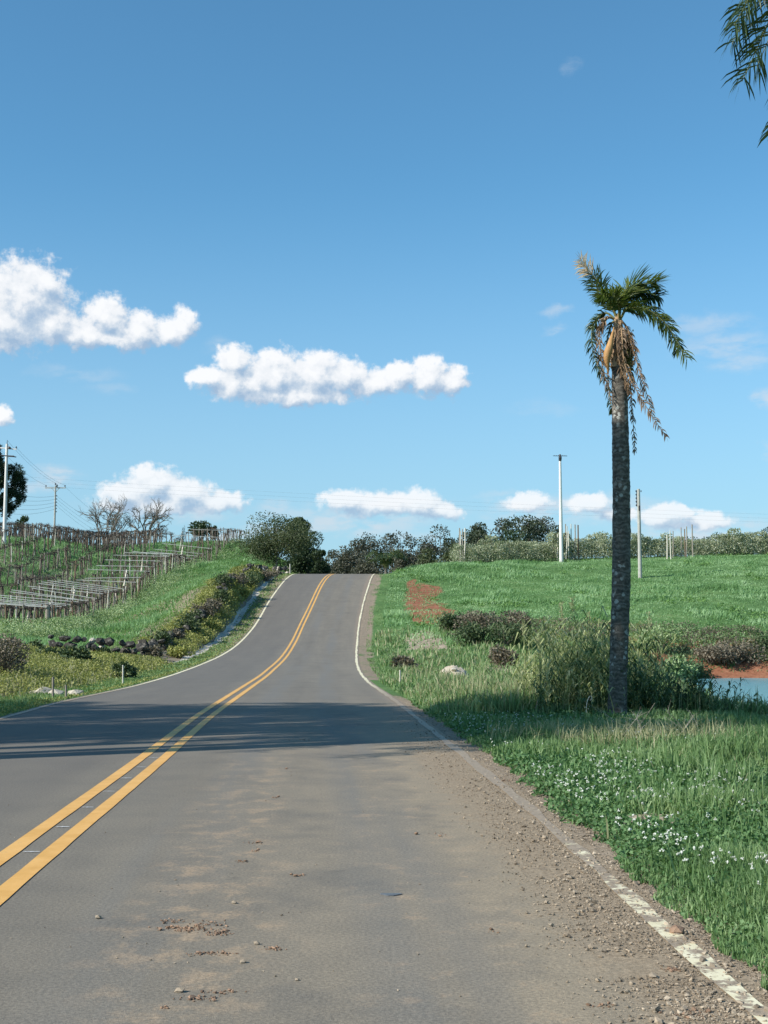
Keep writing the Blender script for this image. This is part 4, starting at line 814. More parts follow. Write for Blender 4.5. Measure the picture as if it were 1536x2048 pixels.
link('trunk', mb.mesh('palm_trunk', tm, True), palm)
CR = P(1236, 640, PY)
def W(pts): return np.array([P(px, row, PY + d) for px, row, d in pts])
# crown shaft of old leaf bases
for k, (dx, dy_, r0, top) in enumerate([(0, 0, .085, 628), (-.045, -.04, .055, 640), (.05, -.03, .05, 642), (0, .06, .05, 650), (.02, -.085, .045, 655), (-.06, .03, .04, 668)]):
    mb = MB(); a = P(1238, 735, PY) + [dx * 1.6, dy_ * 1.2, 0]; b_ = P(1235, top, PY) + [dx, dy_, 0]; tube(mb, catmull([a, (a + b_) / 2 + [dx * .35, dy_ * .35, 0], b_], 10) - palm_base, np.linspace(r0 * 1.35, r0 * .55, 10), 8); link('leaf_sheath', mb.mesh('leaf_sheath', M['sheath'], True), palm)
mats_g = [M['palm'], M['rachis']]; mats_k = [M['palm_dark'], M['rachis']]; mats_d = [M['palm_dry'], M['rachis_dry']]
FR = [([(1234,640,0),(1218,600,.1),(1195,562,.2),(1160,520,.3)], .40, mats_k + [M['palm_pale']], dict(n=110, tip_mi=2, tip_from=.76, droop=.25, width=.024, start=.12), 'green frond pointing up left with a bleached dry tip'),
 ([(1236,640,0),(1222,610,-.1),(1205,590,-.2),(1180,560,-.3)], .30, mats_g, dict(n=50, droop=.4, start=.2), None),
 ([(1238,640,0),(1240,600,0),(1262,572,.1),(1312,566,.2)], .48, mats_g, dict(n=150, droop=.18, start=.22, width=.026), 'dense bright green frond folded over the crown top'),
 ([(1238,640,0),(1246,604,.2),(1275,585,.3),(1318,592,.3)], .42, mats_k, dict(n=120, droop=.4, start=.2, width=.024), None),
 ([(1238,640,0),(1238,615,-.2),(1230,596,-.4),(1205,590,-.5)], .34, mats_g, dict(n=80, droop=.4, start=.25, width=.024), None),
 ([(1240,640,0),(1254,618,-.1),(1295,620,-.2),(1335,652,-.3),(1374,718,-.35)], .38, mats_g, dict(n=120, droop=.75, width=.024), 'long green frond arching out to the right'),
 ([(1240,640,0),(1260,612,.2),(1300,614,.4),(1340,660,.5),(1356,700,.6)], .30, mats_k, dict(n=80, droop=.9), None),
 ([(1232,640,0),(1210,626,.1),(1186,650,.1),(1186,700,.1),(1206,760,0)], .27, mats_k, dict(n=110, droop=.9, start=.2), 'dark green frond hanging down the left side'),
 ([(1232,640,0),(1215,636,-.1),(1200,660,-.1),(1203,720,-.1),(1222,800,-.1)], .22, mats_d, dict(n=90, droop=1.3), 'brown dead frond hanging on the left'),
 ([(1234,640,0),(1222,650,.2),(1213,700,.2),(1219,790,.2),(1227,825,.15)], .20, mats_k, dict(n=70, droop=1.3), None),
 ([(1240,640,0),(1244,670,-.2),(1250,730,-.25),(1278,790,-.3),(1332,874,-.3)], .20, mats_d, dict(n=110, droop=1.2, start=.12), 'longest brown dead frond hanging down to the right'),
 ([(1242,640,0),(1256,660,-.2),(1266,700,-.2),(1285,760,-.25),(1306,830,-.25)], .22, mats_d, dict(n=100, droop=1.3), None),
 ([(1240,645,0),(1258,700,.15),(1262,780,.2),(1270,905,.2)], .15, mats_d, dict(n=110, droop=1.4), 'thin grey dead frond hanging straight beside the trunk'),
 ([(1238,645,0),(1234,690,-.2),(1243,740,-.2),(1262,790,-.2)], .15, mats_d, dict(n=60, droop=1.2), None)]
for pth, lf, mts, kw, lab in FR:
    mb = frond_mb(W(pth) - palm_base, lf, **kw); o = link('frond', mb.mesh('palm_frond', mts), palm)
    if lab: o['label'] = lab
mb = MB(); sp = catmull(W([(1228,655,-.15), (1220,690,-.22), (1214,715,-.22), (1217,748,-.15)]), 14) - palm_base; tube(mb, sp, [.012, .02, .032, .045, .056, .066, .072, .074, .07, .062, .05, .036, .022, .006], 10)
link('spathe', mb.mesh('spathe', M['spathe'], True), palm)
mb = MB(); q = P(1255, 705, PY) + RNG.normal(0, 1, (420, 3)) * [.05, .07, .15]; rocks(mb, q - palm_base, .045, RNG, 0, 1); tube(mb, W([(1240,650,0),(1252,665,0),(1256,700,0)]) - palm_base, .012, 5); link('fruit_cluster', mb.mesh('fruit_cluster', M['fruit']), palm)['kind'] = 'stuff'
mb = MB()
for k in range(14):
    a = k * .45; tube(mb, catmull([[0.1 * math.cos(a), .1 * math.sin(a), .12], [.2 * math.cos(a), .2 * math.sin(a), .04], [.36 * math.cos(a), .36 * math.sin(a), -.05]], 5), [.04, .03, .01, .008, .006], 5)
link('root', mb.mesh('palm_roots', M['trunk']), palm)

# whole palms whose crowns hang into the frame's top corners or throw the shade
def generic_crown(seed, nf=18, L=2.9, low=-1.0, wd=.034, nn=80):
    rg = np.random.default_rng(seed); outl = []
    for k in range(nf):
        az_ = k * 2.399 + rg.uniform(-.2, .2); e0 = rg.uniform(.15, 1.2) if k % 3 else rg.uniform(-.2, .5); ll = L * rg.uniform(.8, 1.1); d = np.array([math.cos(az_), math.sin(az_), 0.])
        p1 = d * ll * .3 * math.cos(e0) + [0, 0, ll * .32 * math.sin(e0)]; p2 = d * ll * .65 * math.cos(e0 * .7) + [0, 0, ll * (.45 * math.sin(e0) - .06)]; p3 = d * ll * (.92 * math.cos(e0 * .5)) + [0, 0, ll * (.40 * math.sin(e0) - .38 + .2 * low * .5)]
        outl.append(frond_mb([[0, 0, 0], p1, p2, p3], .55, n=nn, r0=.03, droop=.9, width=wd, rng=rg).mesh('palm_frond', mats_k if k % 2 or wd < .03 else mats_g))
    return outl
crowns = [generic_crown(3, 16), generic_crown(9, 18, 3.1), generic_crown(5, 38, 3.0, wd=.022, nn=150)]
tk = MB(); zz = np.arange(0, 10.01, .1); tube(tk, np.stack([.12 * np.sin(zz * .25), 0 * zz, zz], 1), np.interp(zz, [0, .5, 5, 10], [.24, .17, .165, .13]) + .006 * (np.mod(zz, .2) < .1), 14); tkm = tk.mesh('palm_trunk', M['trunk'], True)
def gpalm(x, y, h, ci, rz, label, s=1.0):
    z = H(x, y) - .05; r_ = empty('palm_tree', (x, y, z), rz); tag(r_, label, 'palm tree')
    link('trunk', tkm, r_, scale=(1, 1, h / 10)); top = .12 * math.sin(2.5)
    for me in crowns[ci]: link('frond', me, r_, (top, 0, h - .05), scale=(s, s, s))
    return r_
gpalm(6.5, 13.3, 9.3, 2, 2.75, 'palm whose hanging fronds fill the top right corner')
PT = [(5.6,24.2,12.6),(8.2,25.6,13.6),(9.3,26.2,14.6),(3.2,20.4,12.2),(6.6,21.6,13.0),(1.6,23.6,11.6),(0.2,21.9,12.4),(-2.6,24.6,11.6),(-4.2,21.0,12.6),(-6.6,23.6,12.0),(-2.4,26.4,12.8),(-7.6,19.7,11.4),(-8.4,26.8,13.0),(-0.8,24.2,13.2),(-5.2,25.4,12.9),(1.6,20.3,13.2),(-5.0,19.4,7.0),(-1.0,20.0,7.6),(1.9,19.3,8.0)]
PL = [(tx - 1.26 * h, ty - .67 * h, h) for tx, ty, h in PT]
PL.sort(key=lambda p: -p[0])
for k, (x, y, h) in enumerate(PL):
    gpalm(x, y, h, k % 2, k * 1.7, 'tall palm beside the road, its crown nearest the top left corner' if k == 0 else f'palm in the grove by the left verge, {num(k)} counting outward from the road', 1.0)['group'] = 'palm grove left of the road'
# small palm by the crest
sp0 = P(772, 1136, 124); sp0[2] = H(sp0[0], 124); small = empty('palm_tree', sp0); tag(small, 'small young palm beside the road at the top of the hill', 'palm tree')
mb = MB(); tube(mb, [[0, 0, -.1], [0, 0, .3], [.02, 0, .6]], [.16, .14, .12], 8); link('trunk', mb.mesh('small_palm_trunk', M['bark'], True), small)
rg = np.random.default_rng(77)
for k in range(16):
    a = k * 2.4; d = np.array([math.cos(a), math.sin(a), 0]); e = rg.uniform(.5, 1.25); ll = 2.6
    link('frond', frond_mb([[0, 0, 0], d * ll * .3 * math.cos(e) + [0, 0, ll * .4 * math.sin(e)], d * ll * .65 * math.cos(e * .8) + [0, 0, ll * .62 * math.sin(e)], d * ll * .95 * math.cos(e * .6) + [0, 0, ll * (.6 * math.sin(e) - .15)]], .5, n=34, r0=.04, droop=.6, width=.06, rng=rg).mesh('small_palm_frond', mats_k), small, (0, 0, .5), scale=(1, 1, 1.15))

# ------------------------------------------------------------------ trees
def tree_parts(h, w, nleaf, leaf, nl, rg, low=.25, trunk=.05, flat=1.0, spread=None):
    cr = MB(); tk = MB(); cz = h * (low + (1 - low) / 2); hz = h * (1 - low) / 2
    c_ = unit(rg.normal(size=(nl, 3))) * rg.random((nl, 1)) ** .4 * [w * .36, w * .36, hz * .68]; c_[:, 2] += cz
    rl = rg.uniform(.15, .30, nl) * min(w, 2 * hz) * .9; k = rg.integers(0, nl, nleaf); d = unit(rg.normal(size=(nleaf, 3)))
    p_ = c_[k] + d * (rl[k] * rg.random(nleaf) ** .25)[:, None] * [1, 1, .8 * flat]
    fz = (h - leaf * .5) / np.percentile(p_[:, 2], 99.7); fx_ = w * .5 / np.percentile(np.abs(p_[:, :2]), 99); sc_ = np.array([fx_, fx_, fz]); p_ = p_ * sc_; c_ = c_ * sc_
    leaves(cr, p_, leaf, rg, .6, 0, upbias=.5, dirs=d * .9)
    tube(tk, catmull([[0, 0, -.2], [.02 * h, 0, h * .25], [0, .02 * h, h * .5], [0.02 * h, 0, h * .75]], 10), np.linspace(trunk, trunk * .3, 10) * h * .5, 8)
    for j in range(nl):
        z0 = h * rg.uniform(.15, .5); tube(tk, catmull([[.01 * h, 0, z0], c_[j] * [.5, .5, 0] + [0, 0, (z0 + c_[j][2]) / 2 + .05 * h], c_[j]], 6), np.linspace(trunk * .4, trunk * .08, 6) * h * .5, 5)
    return cr, tk
def tree(name, x, y, top, w, mat, label, nleaf=5000, leaf=.30, nl=16, low=.25, group=None, bark='bark', z0=None, seed=1, cat='tree', trunk=.05):
    rg = np.random.default_rng(seed); z = H(x, y) - .1 if z0 is None else z0; cr, tk = tree_parts(top - z, w, nleaf, leaf, nl, rg, low, trunk)
    r_ = empty(name, (x, y, z)); tag(r_, label, cat, group); link('crown', cr.mesh('crown', M[mat]), r_); link('trunk', tk.mesh('trunk', M[bark], True), r_); return r_
def ptree(name, px, Y, row_top, wpx, mat, label, **kw):
    a = P(px, row_top, Y); tree(name, a[0], Y, a[2], wpx / F * Y, mat, label, **kw)
ptree('broad_tree', 552, 138, 1028, 150, 'tree_a', 'rounded olive green tree left of the road at the crest', nleaf=15000, leaf=.20, nl=34, low=.02, seed=4, bark='bark_pale', trunk=.035)
ptree('dark_tree', 616, 148, 1062, 84, 'tree_b', 'dark green tree leaning over the left edge of the crest', nleaf=10000, leaf=.24, nl=26, low=.0, seed=5)
ptree('dark_tree', 600, 152, 1034, 50, 'tree_b', 'tall dark green tree rising behind the round olive tree', nleaf=5000, leaf=.26, nl=14, low=.35, seed=6)
ptree('dark_tree', 640, 144, 1100, 40, 'tree_b', 'lowest dark tree touching the road at the crest', nleaf=3600, leaf=.22, nl=12, low=.0, seed=16)
ptree('bushy_tree', 405, 185, 1042, 50, 'tree_b', 'small green tree behind the vineyard top, left of the olive tree', nleaf=1800, leaf=.34, nl=9, low=.5, seed=8)
ptree('bushy_tree', 428, 186, 1052, 24, 'tree_b', 'slim green tree beside the small one behind the vineyard top', nleaf=700, leaf=.3, nl=6, low=.6, seed=9)
ptree('bushy_tree', 44, 175, 1032, 26, 'tree_b', 'tiny bush showing over the vines right of the tall white pole', nleaf=500, leaf=.3, nl=6, low=.6, seed=10)
FT = [(685,250,1092,50,'tree_c'),(712,262,1078,56,'tree_c'),(748,270,1068,64,'tree_c'),(790,258,1064,62,'tree_c'),(826,268,1074,54,'tree_c'),(856,250,1072,56,'tree_c'),(884,262,1052,48,'tree_c'),(905,240,1075,46,'tree_d'),(668,275,1100,34,'tree_c'),(728,245,1104,50,'tree_c'),(850,225,1098,60,'tree_a'),(806,230,1100,50,'tree_c'),(898,215,1096,50,'tree_a'),
      (948,230,1062,46,'tree_d'),(958,250,1046,36,'tree_d'),(1003,235,1038,50,'tree_c'),(1035,225,1036,60,'tree_d'),(1062,232,1032,54,'tree_d'),(1094,240,1034,52,'tree_c'),(980,228,1070,46,'tree_d'),(1110,236,1052,50,'tree_d'),(1020,218,1062,60,'tree_b'),(922,226,1084,46,'tree_d'),
      (1400,290,1074,70,'tree_b'),(1450,300,1068,70,'tree_b'),(1500,305,1066,80,'tree_b'),(1536,290,1056,50,'tree_b'),(1340,300,1084,60,'tree_b'),(1475,300,1066,50,'tree_b'),(1560,300,1064,60,'tree_b')]
where = {0: 'in the blue green row seen over the crest', 1: 'behind the orchard left of the white pole', 2: 'in the dark belt on the right horizon'}
ordn = ['first', 'second', 'third', 'fourth', 'fifth', 'sixth', 'seventh', 'eighth', 'ninth', 'tenth', 'eleventh', 'twelfth', 'thirteenth', 'fourteenth']
srt = sorted(range(len(FT)), key=lambda i: FT[i][0]); ordc = {0: 0, 1: 0, 2: 0}
for idx in srt:
    px, Y, rt, wp, mt = FT[idx]; z_ = 0 if px < 915 else (1 if px < 1200 else 2); kind = {'tree_a': 'olive', 'tree_b': 'dark green', 'tree_c': 'grey brown', 'tree_d': 'dusky green'}[mt]
    lab = f'{kind} tree, {ordn[ordc[z_]]} from the left {where[z_]}'; ordc[z_] += 1
    a = P(px, rt, Y); hw = wp * 1.3 / F * Y; zb = H(a[0], Y) if Y < 400 else 5
    zt = a[2]; tree('far_tree', a[0], Y, zt, hw, mt, lab, nleaf=3600, leaf=.46, nl=18, low=.05, seed=100 + idx, group=['trees seen over the crest', 'trees behind the orchard', 'trees on the right horizon'][z_])

# bare trees
def bare_tree(px, Y, row_top, wpx, label, seed):
    rg = random.Random(seed); a = P(px, row_top, Y); z = H(a[0], Y); h = a[2] - z; w = wpx / F * Y; mb = MB(); tk = MB()
    def grow(p, d, L, r, lv, first=False):
        n = 4; pts = [p]; q = p.copy(); dd = d.copy()
        for _ in range(n):
            dd = unit(dd + np.array([rg.gauss(0, .20), rg.gauss(0, .20), rg.gauss(0, .12) + (.03 if lv < 3 else -.02)])); q = q + dd * L / n; pts.append(q)
        (tube)(tk if lv == 0 else mb, pts, np.linspace(r, r * .62, n + 1), 6 if lv < 2 else 3, 0, lv == 0)
        if lv >= 6: return
        kk = (6 if lv == 0 else rg.choice([2, 3, 3]))
        for j in range(kk):
            u = 1.0 if lv == 0 or rg.random() < .5 else rg.uniform(.45, .95); b_ = np.array(pts[min(n, int(round(u * n)))])
            az_ = rg.uniform(0, 6.28) if lv else j * 1.05 + rg.uniform(-.3, .3); s = 1.25 if lv == 0 else .70
            nd = unit(dd + s * np.array([math.cos(az_), math.sin(az_), rg.uniform(-.25, .35)])); grow(b_, nd, L * rg.uniform(.66, .86), r * .64, lv + 1)
    grow(np.array([0, 0, -.2]), np.array([0, 0, 1.]), h * .26, .26, 0)
    V = np.concatenate(mb.v); ex = V[:, 2].max(); sx = w / (V[:, 0].max() - V[:, 0].min()); sc = (sx, sx, h / ex)
    r_ = empty('bare_tree', (a[0], Y, z)); tag(r_, label, 'tree', 'bare trees behind the vineyard'); link('trunk', tk.mesh('trunk', M['bark'], True), r_, scale=sc); link('branch', mb.mesh('branch', M['bark']), r_, scale=sc)
bare_tree(206, 178, 988, 124, 'leafless spreading tree behind the vineyard, left one of the pair', 3)
bare_tree(286, 178, 992, 108, 'leafless rounded tree behind the vineyard, right one of the pair', 8)
bare_tree(366, 182, 1048, 16, 'small leafless sapling showing over the vines right of the bare pair', 12)

# araucaria at the left edge
ax, aY = P(-24, 1000, 150)[0], 150; az0 = H(ax, aY); atop = P(0, 890, 150)[2]
ar = empty('araucaria_tree', (ax, aY, az0)); tag(ar, 'dark araucaria pine with layered upswept branches behind the tall white pole', 'tree')
mb = MB(); ah = atop - az0; tube(mb, [[0, 0, -.3], [0, 0, ah * .5], [0, 0, ah]], [.38, .3, .12], 10); link('trunk', mb.mesh('araucaria_trunk', M['bark'], True), ar)
def atuft(mb, c, r, n):
    d = unit(RNG.normal(size=(n, 3))); p_ = np.asarray(c) + d * r * .35 * RNG.random((n, 1)); leaves(mb, p_, r * .75, RNG, .16, 0, dirs=d * 2.2)
for k, zf in enumerate([1278 - 1015, 1278 - 1000, 1278 - 985, 1278 - 965, 1278 - 945, 1278 - 925, 1278 - 905]):
    zz_ = 1.4 + zf / F * 150 - az0; L_ = [3.0, 4.1, 4.4, 4.3, 3.2, 1.2, .9][k]
    for j in range(7):
        az_ = j * .9 + k * .5; d = np.array([math.cos(az_), math.sin(az_), 0]); l = L_ * random.uniform(.85, 1.05); rise = [.2, .6, 1.1, 1.0, .8, .5, .3][k]
        mbb = MB(); pth = catmull([[0, 0, zz_ - .3], d * l * .5 + [0, 0, zz_ - .4], d * l * .85 + [0, 0, zz_ + rise * .3], d * l + [0, 0, zz_ + rise]], 9); tube(mbb, pth, np.linspace(.10, .03, 9), 5)
        ft = MB()
        for u, rr in ((5, .5), (6, .62), (7, .72), (8, .8)):
            for q in range(3): atuft(ft, pth[u] + RNG.normal(0, .32, 3), rr * random.uniform(.6, .9), 75)
        br_ = link('branch', mbb.mesh('araucaria_branch', M['bark']), ar); link('needles', ft.mesh('araucaria_needles', M['needle']), br_)

# ------------------------------------------------------------------ vineyard
cnts = {}
def nth(key): cnts[key] = cnts.get(key, 0) + 1; return num(cnts[key])
def zone(x, y, pg):
    if y < 89 and pg: return 'along the pergola front'
    if pg: return 'under the railed pergola, counting uphill'
    i = min(8, max(0, int(round((-29.5 - x) / 2.7))))
    return f'of the {num(i + 1)} open row left of the pergola'
vm_ = []
for k in range(6):
    rg = random.Random(50 + k); mb = MB(); h = 1.72; pts = [np.array([0, 0, -.1])]
    for q in range(5): pts.append(pts[-1] + [rg.gauss(0, .07), rg.gauss(0, .07), (h + .1) / 5])
    tube(mb, pts, [.075, .06, .052, .05, .055, .05], 5)
    for s in (-1, 1):
        for r_ in range(3):
            a = pts[-1] - [0, 0, rg.uniform(0, .2)]; e = a + [rg.uniform(-.5, .5), s * rg.uniform(.4, .85), rg.uniform(-.05, .22)]; m_ = (a + e) / 2 + [rg.gauss(0, .08), rg.gauss(0, .08), rg.gauss(0, .06)]; tube(mb, [a, m_, e], [.028, .02, .01], 4)
            for w_ in range(3): u = rg.random(); f0 = m_ * (1 - u) + e * u; tube(mb, [f0, f0 + [rg.gauss(0, .15), rg.gauss(0, .2), rg.uniform(-.25, .3)]], [.011, .005], 3)
    vm_.append(mb.mesh('grapevine', M['vine']))
def postm(mat, r=.05, h=1.9):
    mb = MB(); tube(mb, [[0, 0, -.15], [.01, 0, h * .5], [0, .01, h]], [r * 1.1, r, r * .92], 7); return mb.mesh('vine_post', M[mat])
pm_ = {k: postm(k, r) for k, r in (('post', .05), ('post_pale', .048), ('post_brown', .07))}
rows_x = [-29.5 - 2.7 * i for i in range(9)]; cand = []
for xx0, yy0, yy1 in [(-28.1 - 2.7 * i, 148 - 2 * i, 174) for i in range(9)]:
    y = max(yy0, -xx0 / .2954 - 3)
    while y < yy1: cand.append((random.choice('vvp'), xx0 + random.uniform(-.5, .5), y, 0)); y += random.uniform(.9, 1.5)
for xr_ in rows_x:
    y = max(86, -xr_ / .2954 - 3)
    while y < 171:
        cand.append(('v', xr_ + random.uniform(-.15, .15), y, 0)); y += random.uniform(1.05, 1.5)
        if random.random() < .40: cand.append(('p', xr_ + random.uniform(-.1, .1), y - .6, 0))
Lx = lambda y: vedge(y) - 5.0
y = 86.5; k = 0
while y < 167:
    x0_ = float(vedge(y)); x1_ = float(Lx(y))
    for u in (0, .33, .66, 1.0):
        if -x0_ * 1 < 0: pass
        x = x0_ + (x1_ - x0_) * u + random.uniform(-.15, .15)
        if abs(x) < .2954 * y + 2: cand.append(('p' if (k + int(u * 3)) % 2 else 'v', x, y + random.uniform(-.3, .3), 1)); 
        if u == 0: cand.append(('p' if k % 2 == 0 else 'v', x - .05, y + .5, 1))
    y += 1.1 if y < 120 else 1.2; k += 1
x = -22.6
while x > -29.5:   # front line
    cand.append(('p', x, 86.0 + random.uniform(-.2, .2), 1)); cand.append(('v', x - .25, 86.8, 1)); cand.append(('v', x + .1, 88.2, 1)); x -= random.uniform(.45, .7)
cand.sort(key=lambda c: c[2]); nv = npp = 0; vx = MB(); px_ = MB()
tv = [np.array([v.co[:] for v in m.vertices]) for m in vm_]; tf = [[list(p.vertices) for p in m.polygons] for m in vm_]
def bake(mbx, me, loc, rz, s=1.0):
    V = np.empty(len(me.vertices) * 3); me.vertices.foreach_get('co', V); V = V.reshape(-1, 3) * s; c, sn = math.cos(rz), math.sin(rz)
    V = V @ np.array([[c, sn, 0], [-sn, c, 0], [0, 0, 1]]) + loc; q4 = [list(p.vertices) for p in me.polygons if len(p.vertices) == 4]; mbx.add(V, q4)
for kd, x, y, pg in cand:
    z = H(x, y)
    if kd == 'v':
        me = random.choice(vm_); rz = random.uniform(-.4, .4) + (math.pi if random.random() < .5 else 0)
        if nv < 300: tag(link('grapevine', me, None, (x, y, z), (0, 0, rz), (1, 1, 1)), f"leafless grapevine, {nth(('v', zone(x, y, pg)))} vine {zone(x, y, pg)}", 'grapevine', 'leafless grapevines on the left hill'); nv += 1
        else: bake(vx, me, (x, y, z), rz)
    else:
        mt = random.choices(['post', 'post_pale', 'post_brown'], [.72, .18, .10])[0]; rz = random.uniform(0, 6)
        if npp < 300:
            cn = {'post': 'weathered grey', 'post_pale': 'pale', 'post_brown': 'thick brown'}[mt]; lab = f'{cn} wooden post, {nth((mt, zone(x, y, pg)))} such one {zone(x, y, pg)}'
            tag(link('vineyard_post', pm_[mt], None, (x, y, z), (random.gauss(0, .05), random.gauss(0, .05), rz)), lab, 'post', {'post': 'grey vineyard posts', 'post_pale': 'pale vineyard posts', 'post_brown': 'brown vineyard posts'}[mt]); npp += 1
        else: bake(px_, pm_['post'], (x, y, z), rz)
z = H(-22.3, 86.1); mb = MB(); tube(mb, [[0, 0, -.2], [.02, 0, 1], [0, 0, 1.85]], [.17, .15, .15], 10); tag(link('vineyard_post', mb.mesh('corner_post', M['post']), None, (-22.2, 86.0, z)), 'thickest grey post at the near corner of the vineyard', 'post')
mb_c = MB()
for (px, Y, hp, wp) in [(640/5.12, 0, 0, 0)]: pass
if vx.n: tag(link('distant_grapevines', vx.mesh('distant_grapevines', M['vine'])), 'leafless grapevines farther up the left hill', 'grapevines', kind='stuff')
if px_.n: tag(link('distant_vineyard_posts', px_.mesh('distant_vineyard_posts', M['post'])), 'wooden posts farther up the left hill', 'posts', kind='stuff')
# tangled canes and wires along each row
mb = MB()
for xr_ in rows_x:
    y_ = np.arange(max(86, -xr_ / .2954 - 3), 174, 1.5); x_ = np.full(len(y_), xr_); z_ = height(x_, y_) + 1.72; tube(mb, np.stack([x_, y_, z_], 1), .010, 3, cap=False)
    n_ = int((y_[-1] - y_[0]) * 5)
    for q in range(n_):
        y = random.uniform(y_[0], y_[-1]); x = xr_ + random.gauss(0, .2); z = H(x, y) + 1.70 + random.gauss(0, .07); a = np.array([x, y, z]); e = a + [random.gauss(0, .25), random.gauss(0, .55), random.gauss(0, .09)]; tube(mb, [a, (a + e) / 2 + [0, 0, random.gauss(0, .06)], e], [.018, .013, .006], 3, cap=False)
for q in range(900):
    y = random.uniform(88, 167); x = float(vedge(y)) - random.uniform(0, 5); z = H(x, y) + 1.72 + random.gauss(0, .06); a = np.array([x, y, z]); e = a + [random.gauss(0, .4), random.gauss(0, .4), random.gauss(0, .08)]; tube(mb, [a, (a + e) / 2 + [0, 0, random.gauss(0, .06)], e], [.016, .011, .006], 3, cap=False)
tag(link('vine_canes', mb.mesh('vine_canes', M['vine'])), 'tangle of pruned vine canes along the tops of the rows', 'vine canes', kind='stuff')
# rails of the pergola
y = 86.4; k = 0
while y < 160:
    x0_, x1_ = float(vedge(y)) + .2, float(Lx(y)) - .3; za = H(x0_, y) + 1.80; zb = H(x1_, y + .3) + 1.80 + .12; dy0 = random.uniform(-.3, .3)
    mb = MB(); c0 = np.array([x0_, y, za]); beam(mb, [0, 0, 0], np.array([x1_ + random.uniform(-.5, .5), y + dy0, zb]) - c0, .05, .045); tag(link('pergola_rail', mb.mesh('pergola_rail', M['rail']), None, c0), f'pale rail across the pergola posts, {num(k + 1)} counting uphill from the front', 'rail', 'pale rails across the vine pergola')
    if k % 3 == 1:
        mb = MB(); c1 = np.array([(x0_ + x1_) / 2 + random.uniform(-1, 1), y, 0]); zg = H(c1[0], y); ln = random.uniform(.1, .3); beam(mb, [0, 0, -.1], [ln, .3, 1.75], .13, .13); tag(link('leaning_post', mb.mesh('leaning_post', M['post_pale']), None, (c1[0], y, zg)), f"broad pale leaning post, {nth('lean')} one under the pergola rails counting uphill", 'post', 'pale leaning posts under the pergola')
    y += random.choice([1.3, 1.7, 2.1, 2.6, 3.2]) * (1 + (y - 86) / 140); k += 1
mb = MB(); a = np.array([-30.5, 86.2, H(-30.5, 86.2) + 2.05]); beam(mb, [0, 0, 0], np.array([-22.2, 85.8, H(-22.2, 85.8) + 1.72]) - a, .07, .06); tag(link('pergola_rail', mb.mesh('front_rail', M['rail']), None, a), 'longest pale rail running along the front of the pergola', 'rail')

# ------------------------------------------------------------------ orchard on the right hill
om = []
for k in range(5):
    rg = np.random.default_rng(70 + k); mb = MB(); n = 620; t_ = rg.random(n); ph = rg.uniform(0, 6.28, n); rr = .85 * rg.random(n) ** .5 * (1.05 - .5 * t_)
    p_ = np.stack([rr * np.cos(ph), rr * np.sin(ph), .25 + 1.75 * t_ ** .9], 1); leaves(mb, p_, .17, rg, .55, 0, upbias=.3, dirs=np.array([0, 0, .5]))
    sm = MB(); tube(sm, [[0, 0, -.1], [.02, 0, .9], [0, .02, 1.9]], [.035, .025, .012], 5)
    for q in range(7): a = q * .9; z_ = .5 + .2 * q; tube(sm, [[0, 0, z_], [.4 * math.cos(a), .4 * math.sin(a), z_ + .3]], [.014, .006], 3)
    om.append((mb.mesh('orchard_foliage', M['orchard']), sm.mesh('orchard_trunk', M['bark'])))
op = []
for r_i, (rowoff, sp) in enumerate(((0, 1.05), (2.8, 1.15), (5.6, 1.3))):
    x = 7.6 + r_i * .3
    while x < 46: y = float(np.interp(x, [6, 19, 30, 45], [131.5, 136.5, 139, 142])) + rowoff; op.append((x + random.uniform(-.2, .2), y + random.uniform(-.25, .25), r_i)); x += sp * random.uniform(.85, 1.15)
rs = {k: [q[2] for q in op].index(k) for k in range(3)}
for i, (x, y, r_i) in enumerate(op):
    fm, sm_ = om[i % 5]; s = random.uniform(.85, 1.15) * (1.0 if random.random() < .85 else 1.3); z = H(x, y)
    r_ = empty('orchard_tree', (x, y, z), random.uniform(0, 6), s); tag(r_, f"young pale leaved orchard tree, {num(i + 1 - rs[r_i])} from the left in the {['front', 'middle', 'rear'][r_i]} row", 'fruit tree', 'front row orchard trees' if r_i == 0 else 'rear row orchard trees'); link('crown', fm, r_); link('trunk', sm_, r_)
mb = MB(); pts = scatter(9000, 5, 48, 128, 141, RNG, lambda x, y: np.abs(y - np.interp(x, [6, 19, 30, 45], [130.8, 135.8, 138.3, 141.3])) < .8); blades(mb, pts, .55, .06, RNG, .3, 0, simple=True)
tag(link('orchard_edge_grass', mb.mesh('orchard_edge_grass', M['tree_b'])), 'dark long grass along the foot of the orchard', 'grass', kind='stuff')
STK = [[(919,1056,'post',.06),(925,1058,'post',.05),(930,1056,'post_pale',.06),(921,1062,'post_pale',.05)], [(1115,1068,'post_pale',.05),(1131,1048,'post',.055),(1134,1052,'post_pale',.05),(1137,1062,'post_pale',.05),(1142,1048,'post_pale',.05),(1150,1049,'post',.06),(1156,1050,'post_brown',.07)], [(1334,1070,'post_pale',.06),(1340,1061,'post_pale',.05),(1346,1062,'post',.05),(1362,1055,'post',.05),(1369,1058,'post_brown',.055),(1373,1053,'post',.06),(1384,1049,'post',.065)]]
wh = ['in the cluster ending the orchard', 'in the cluster beside the white pole', 'in the cluster right of the palm']
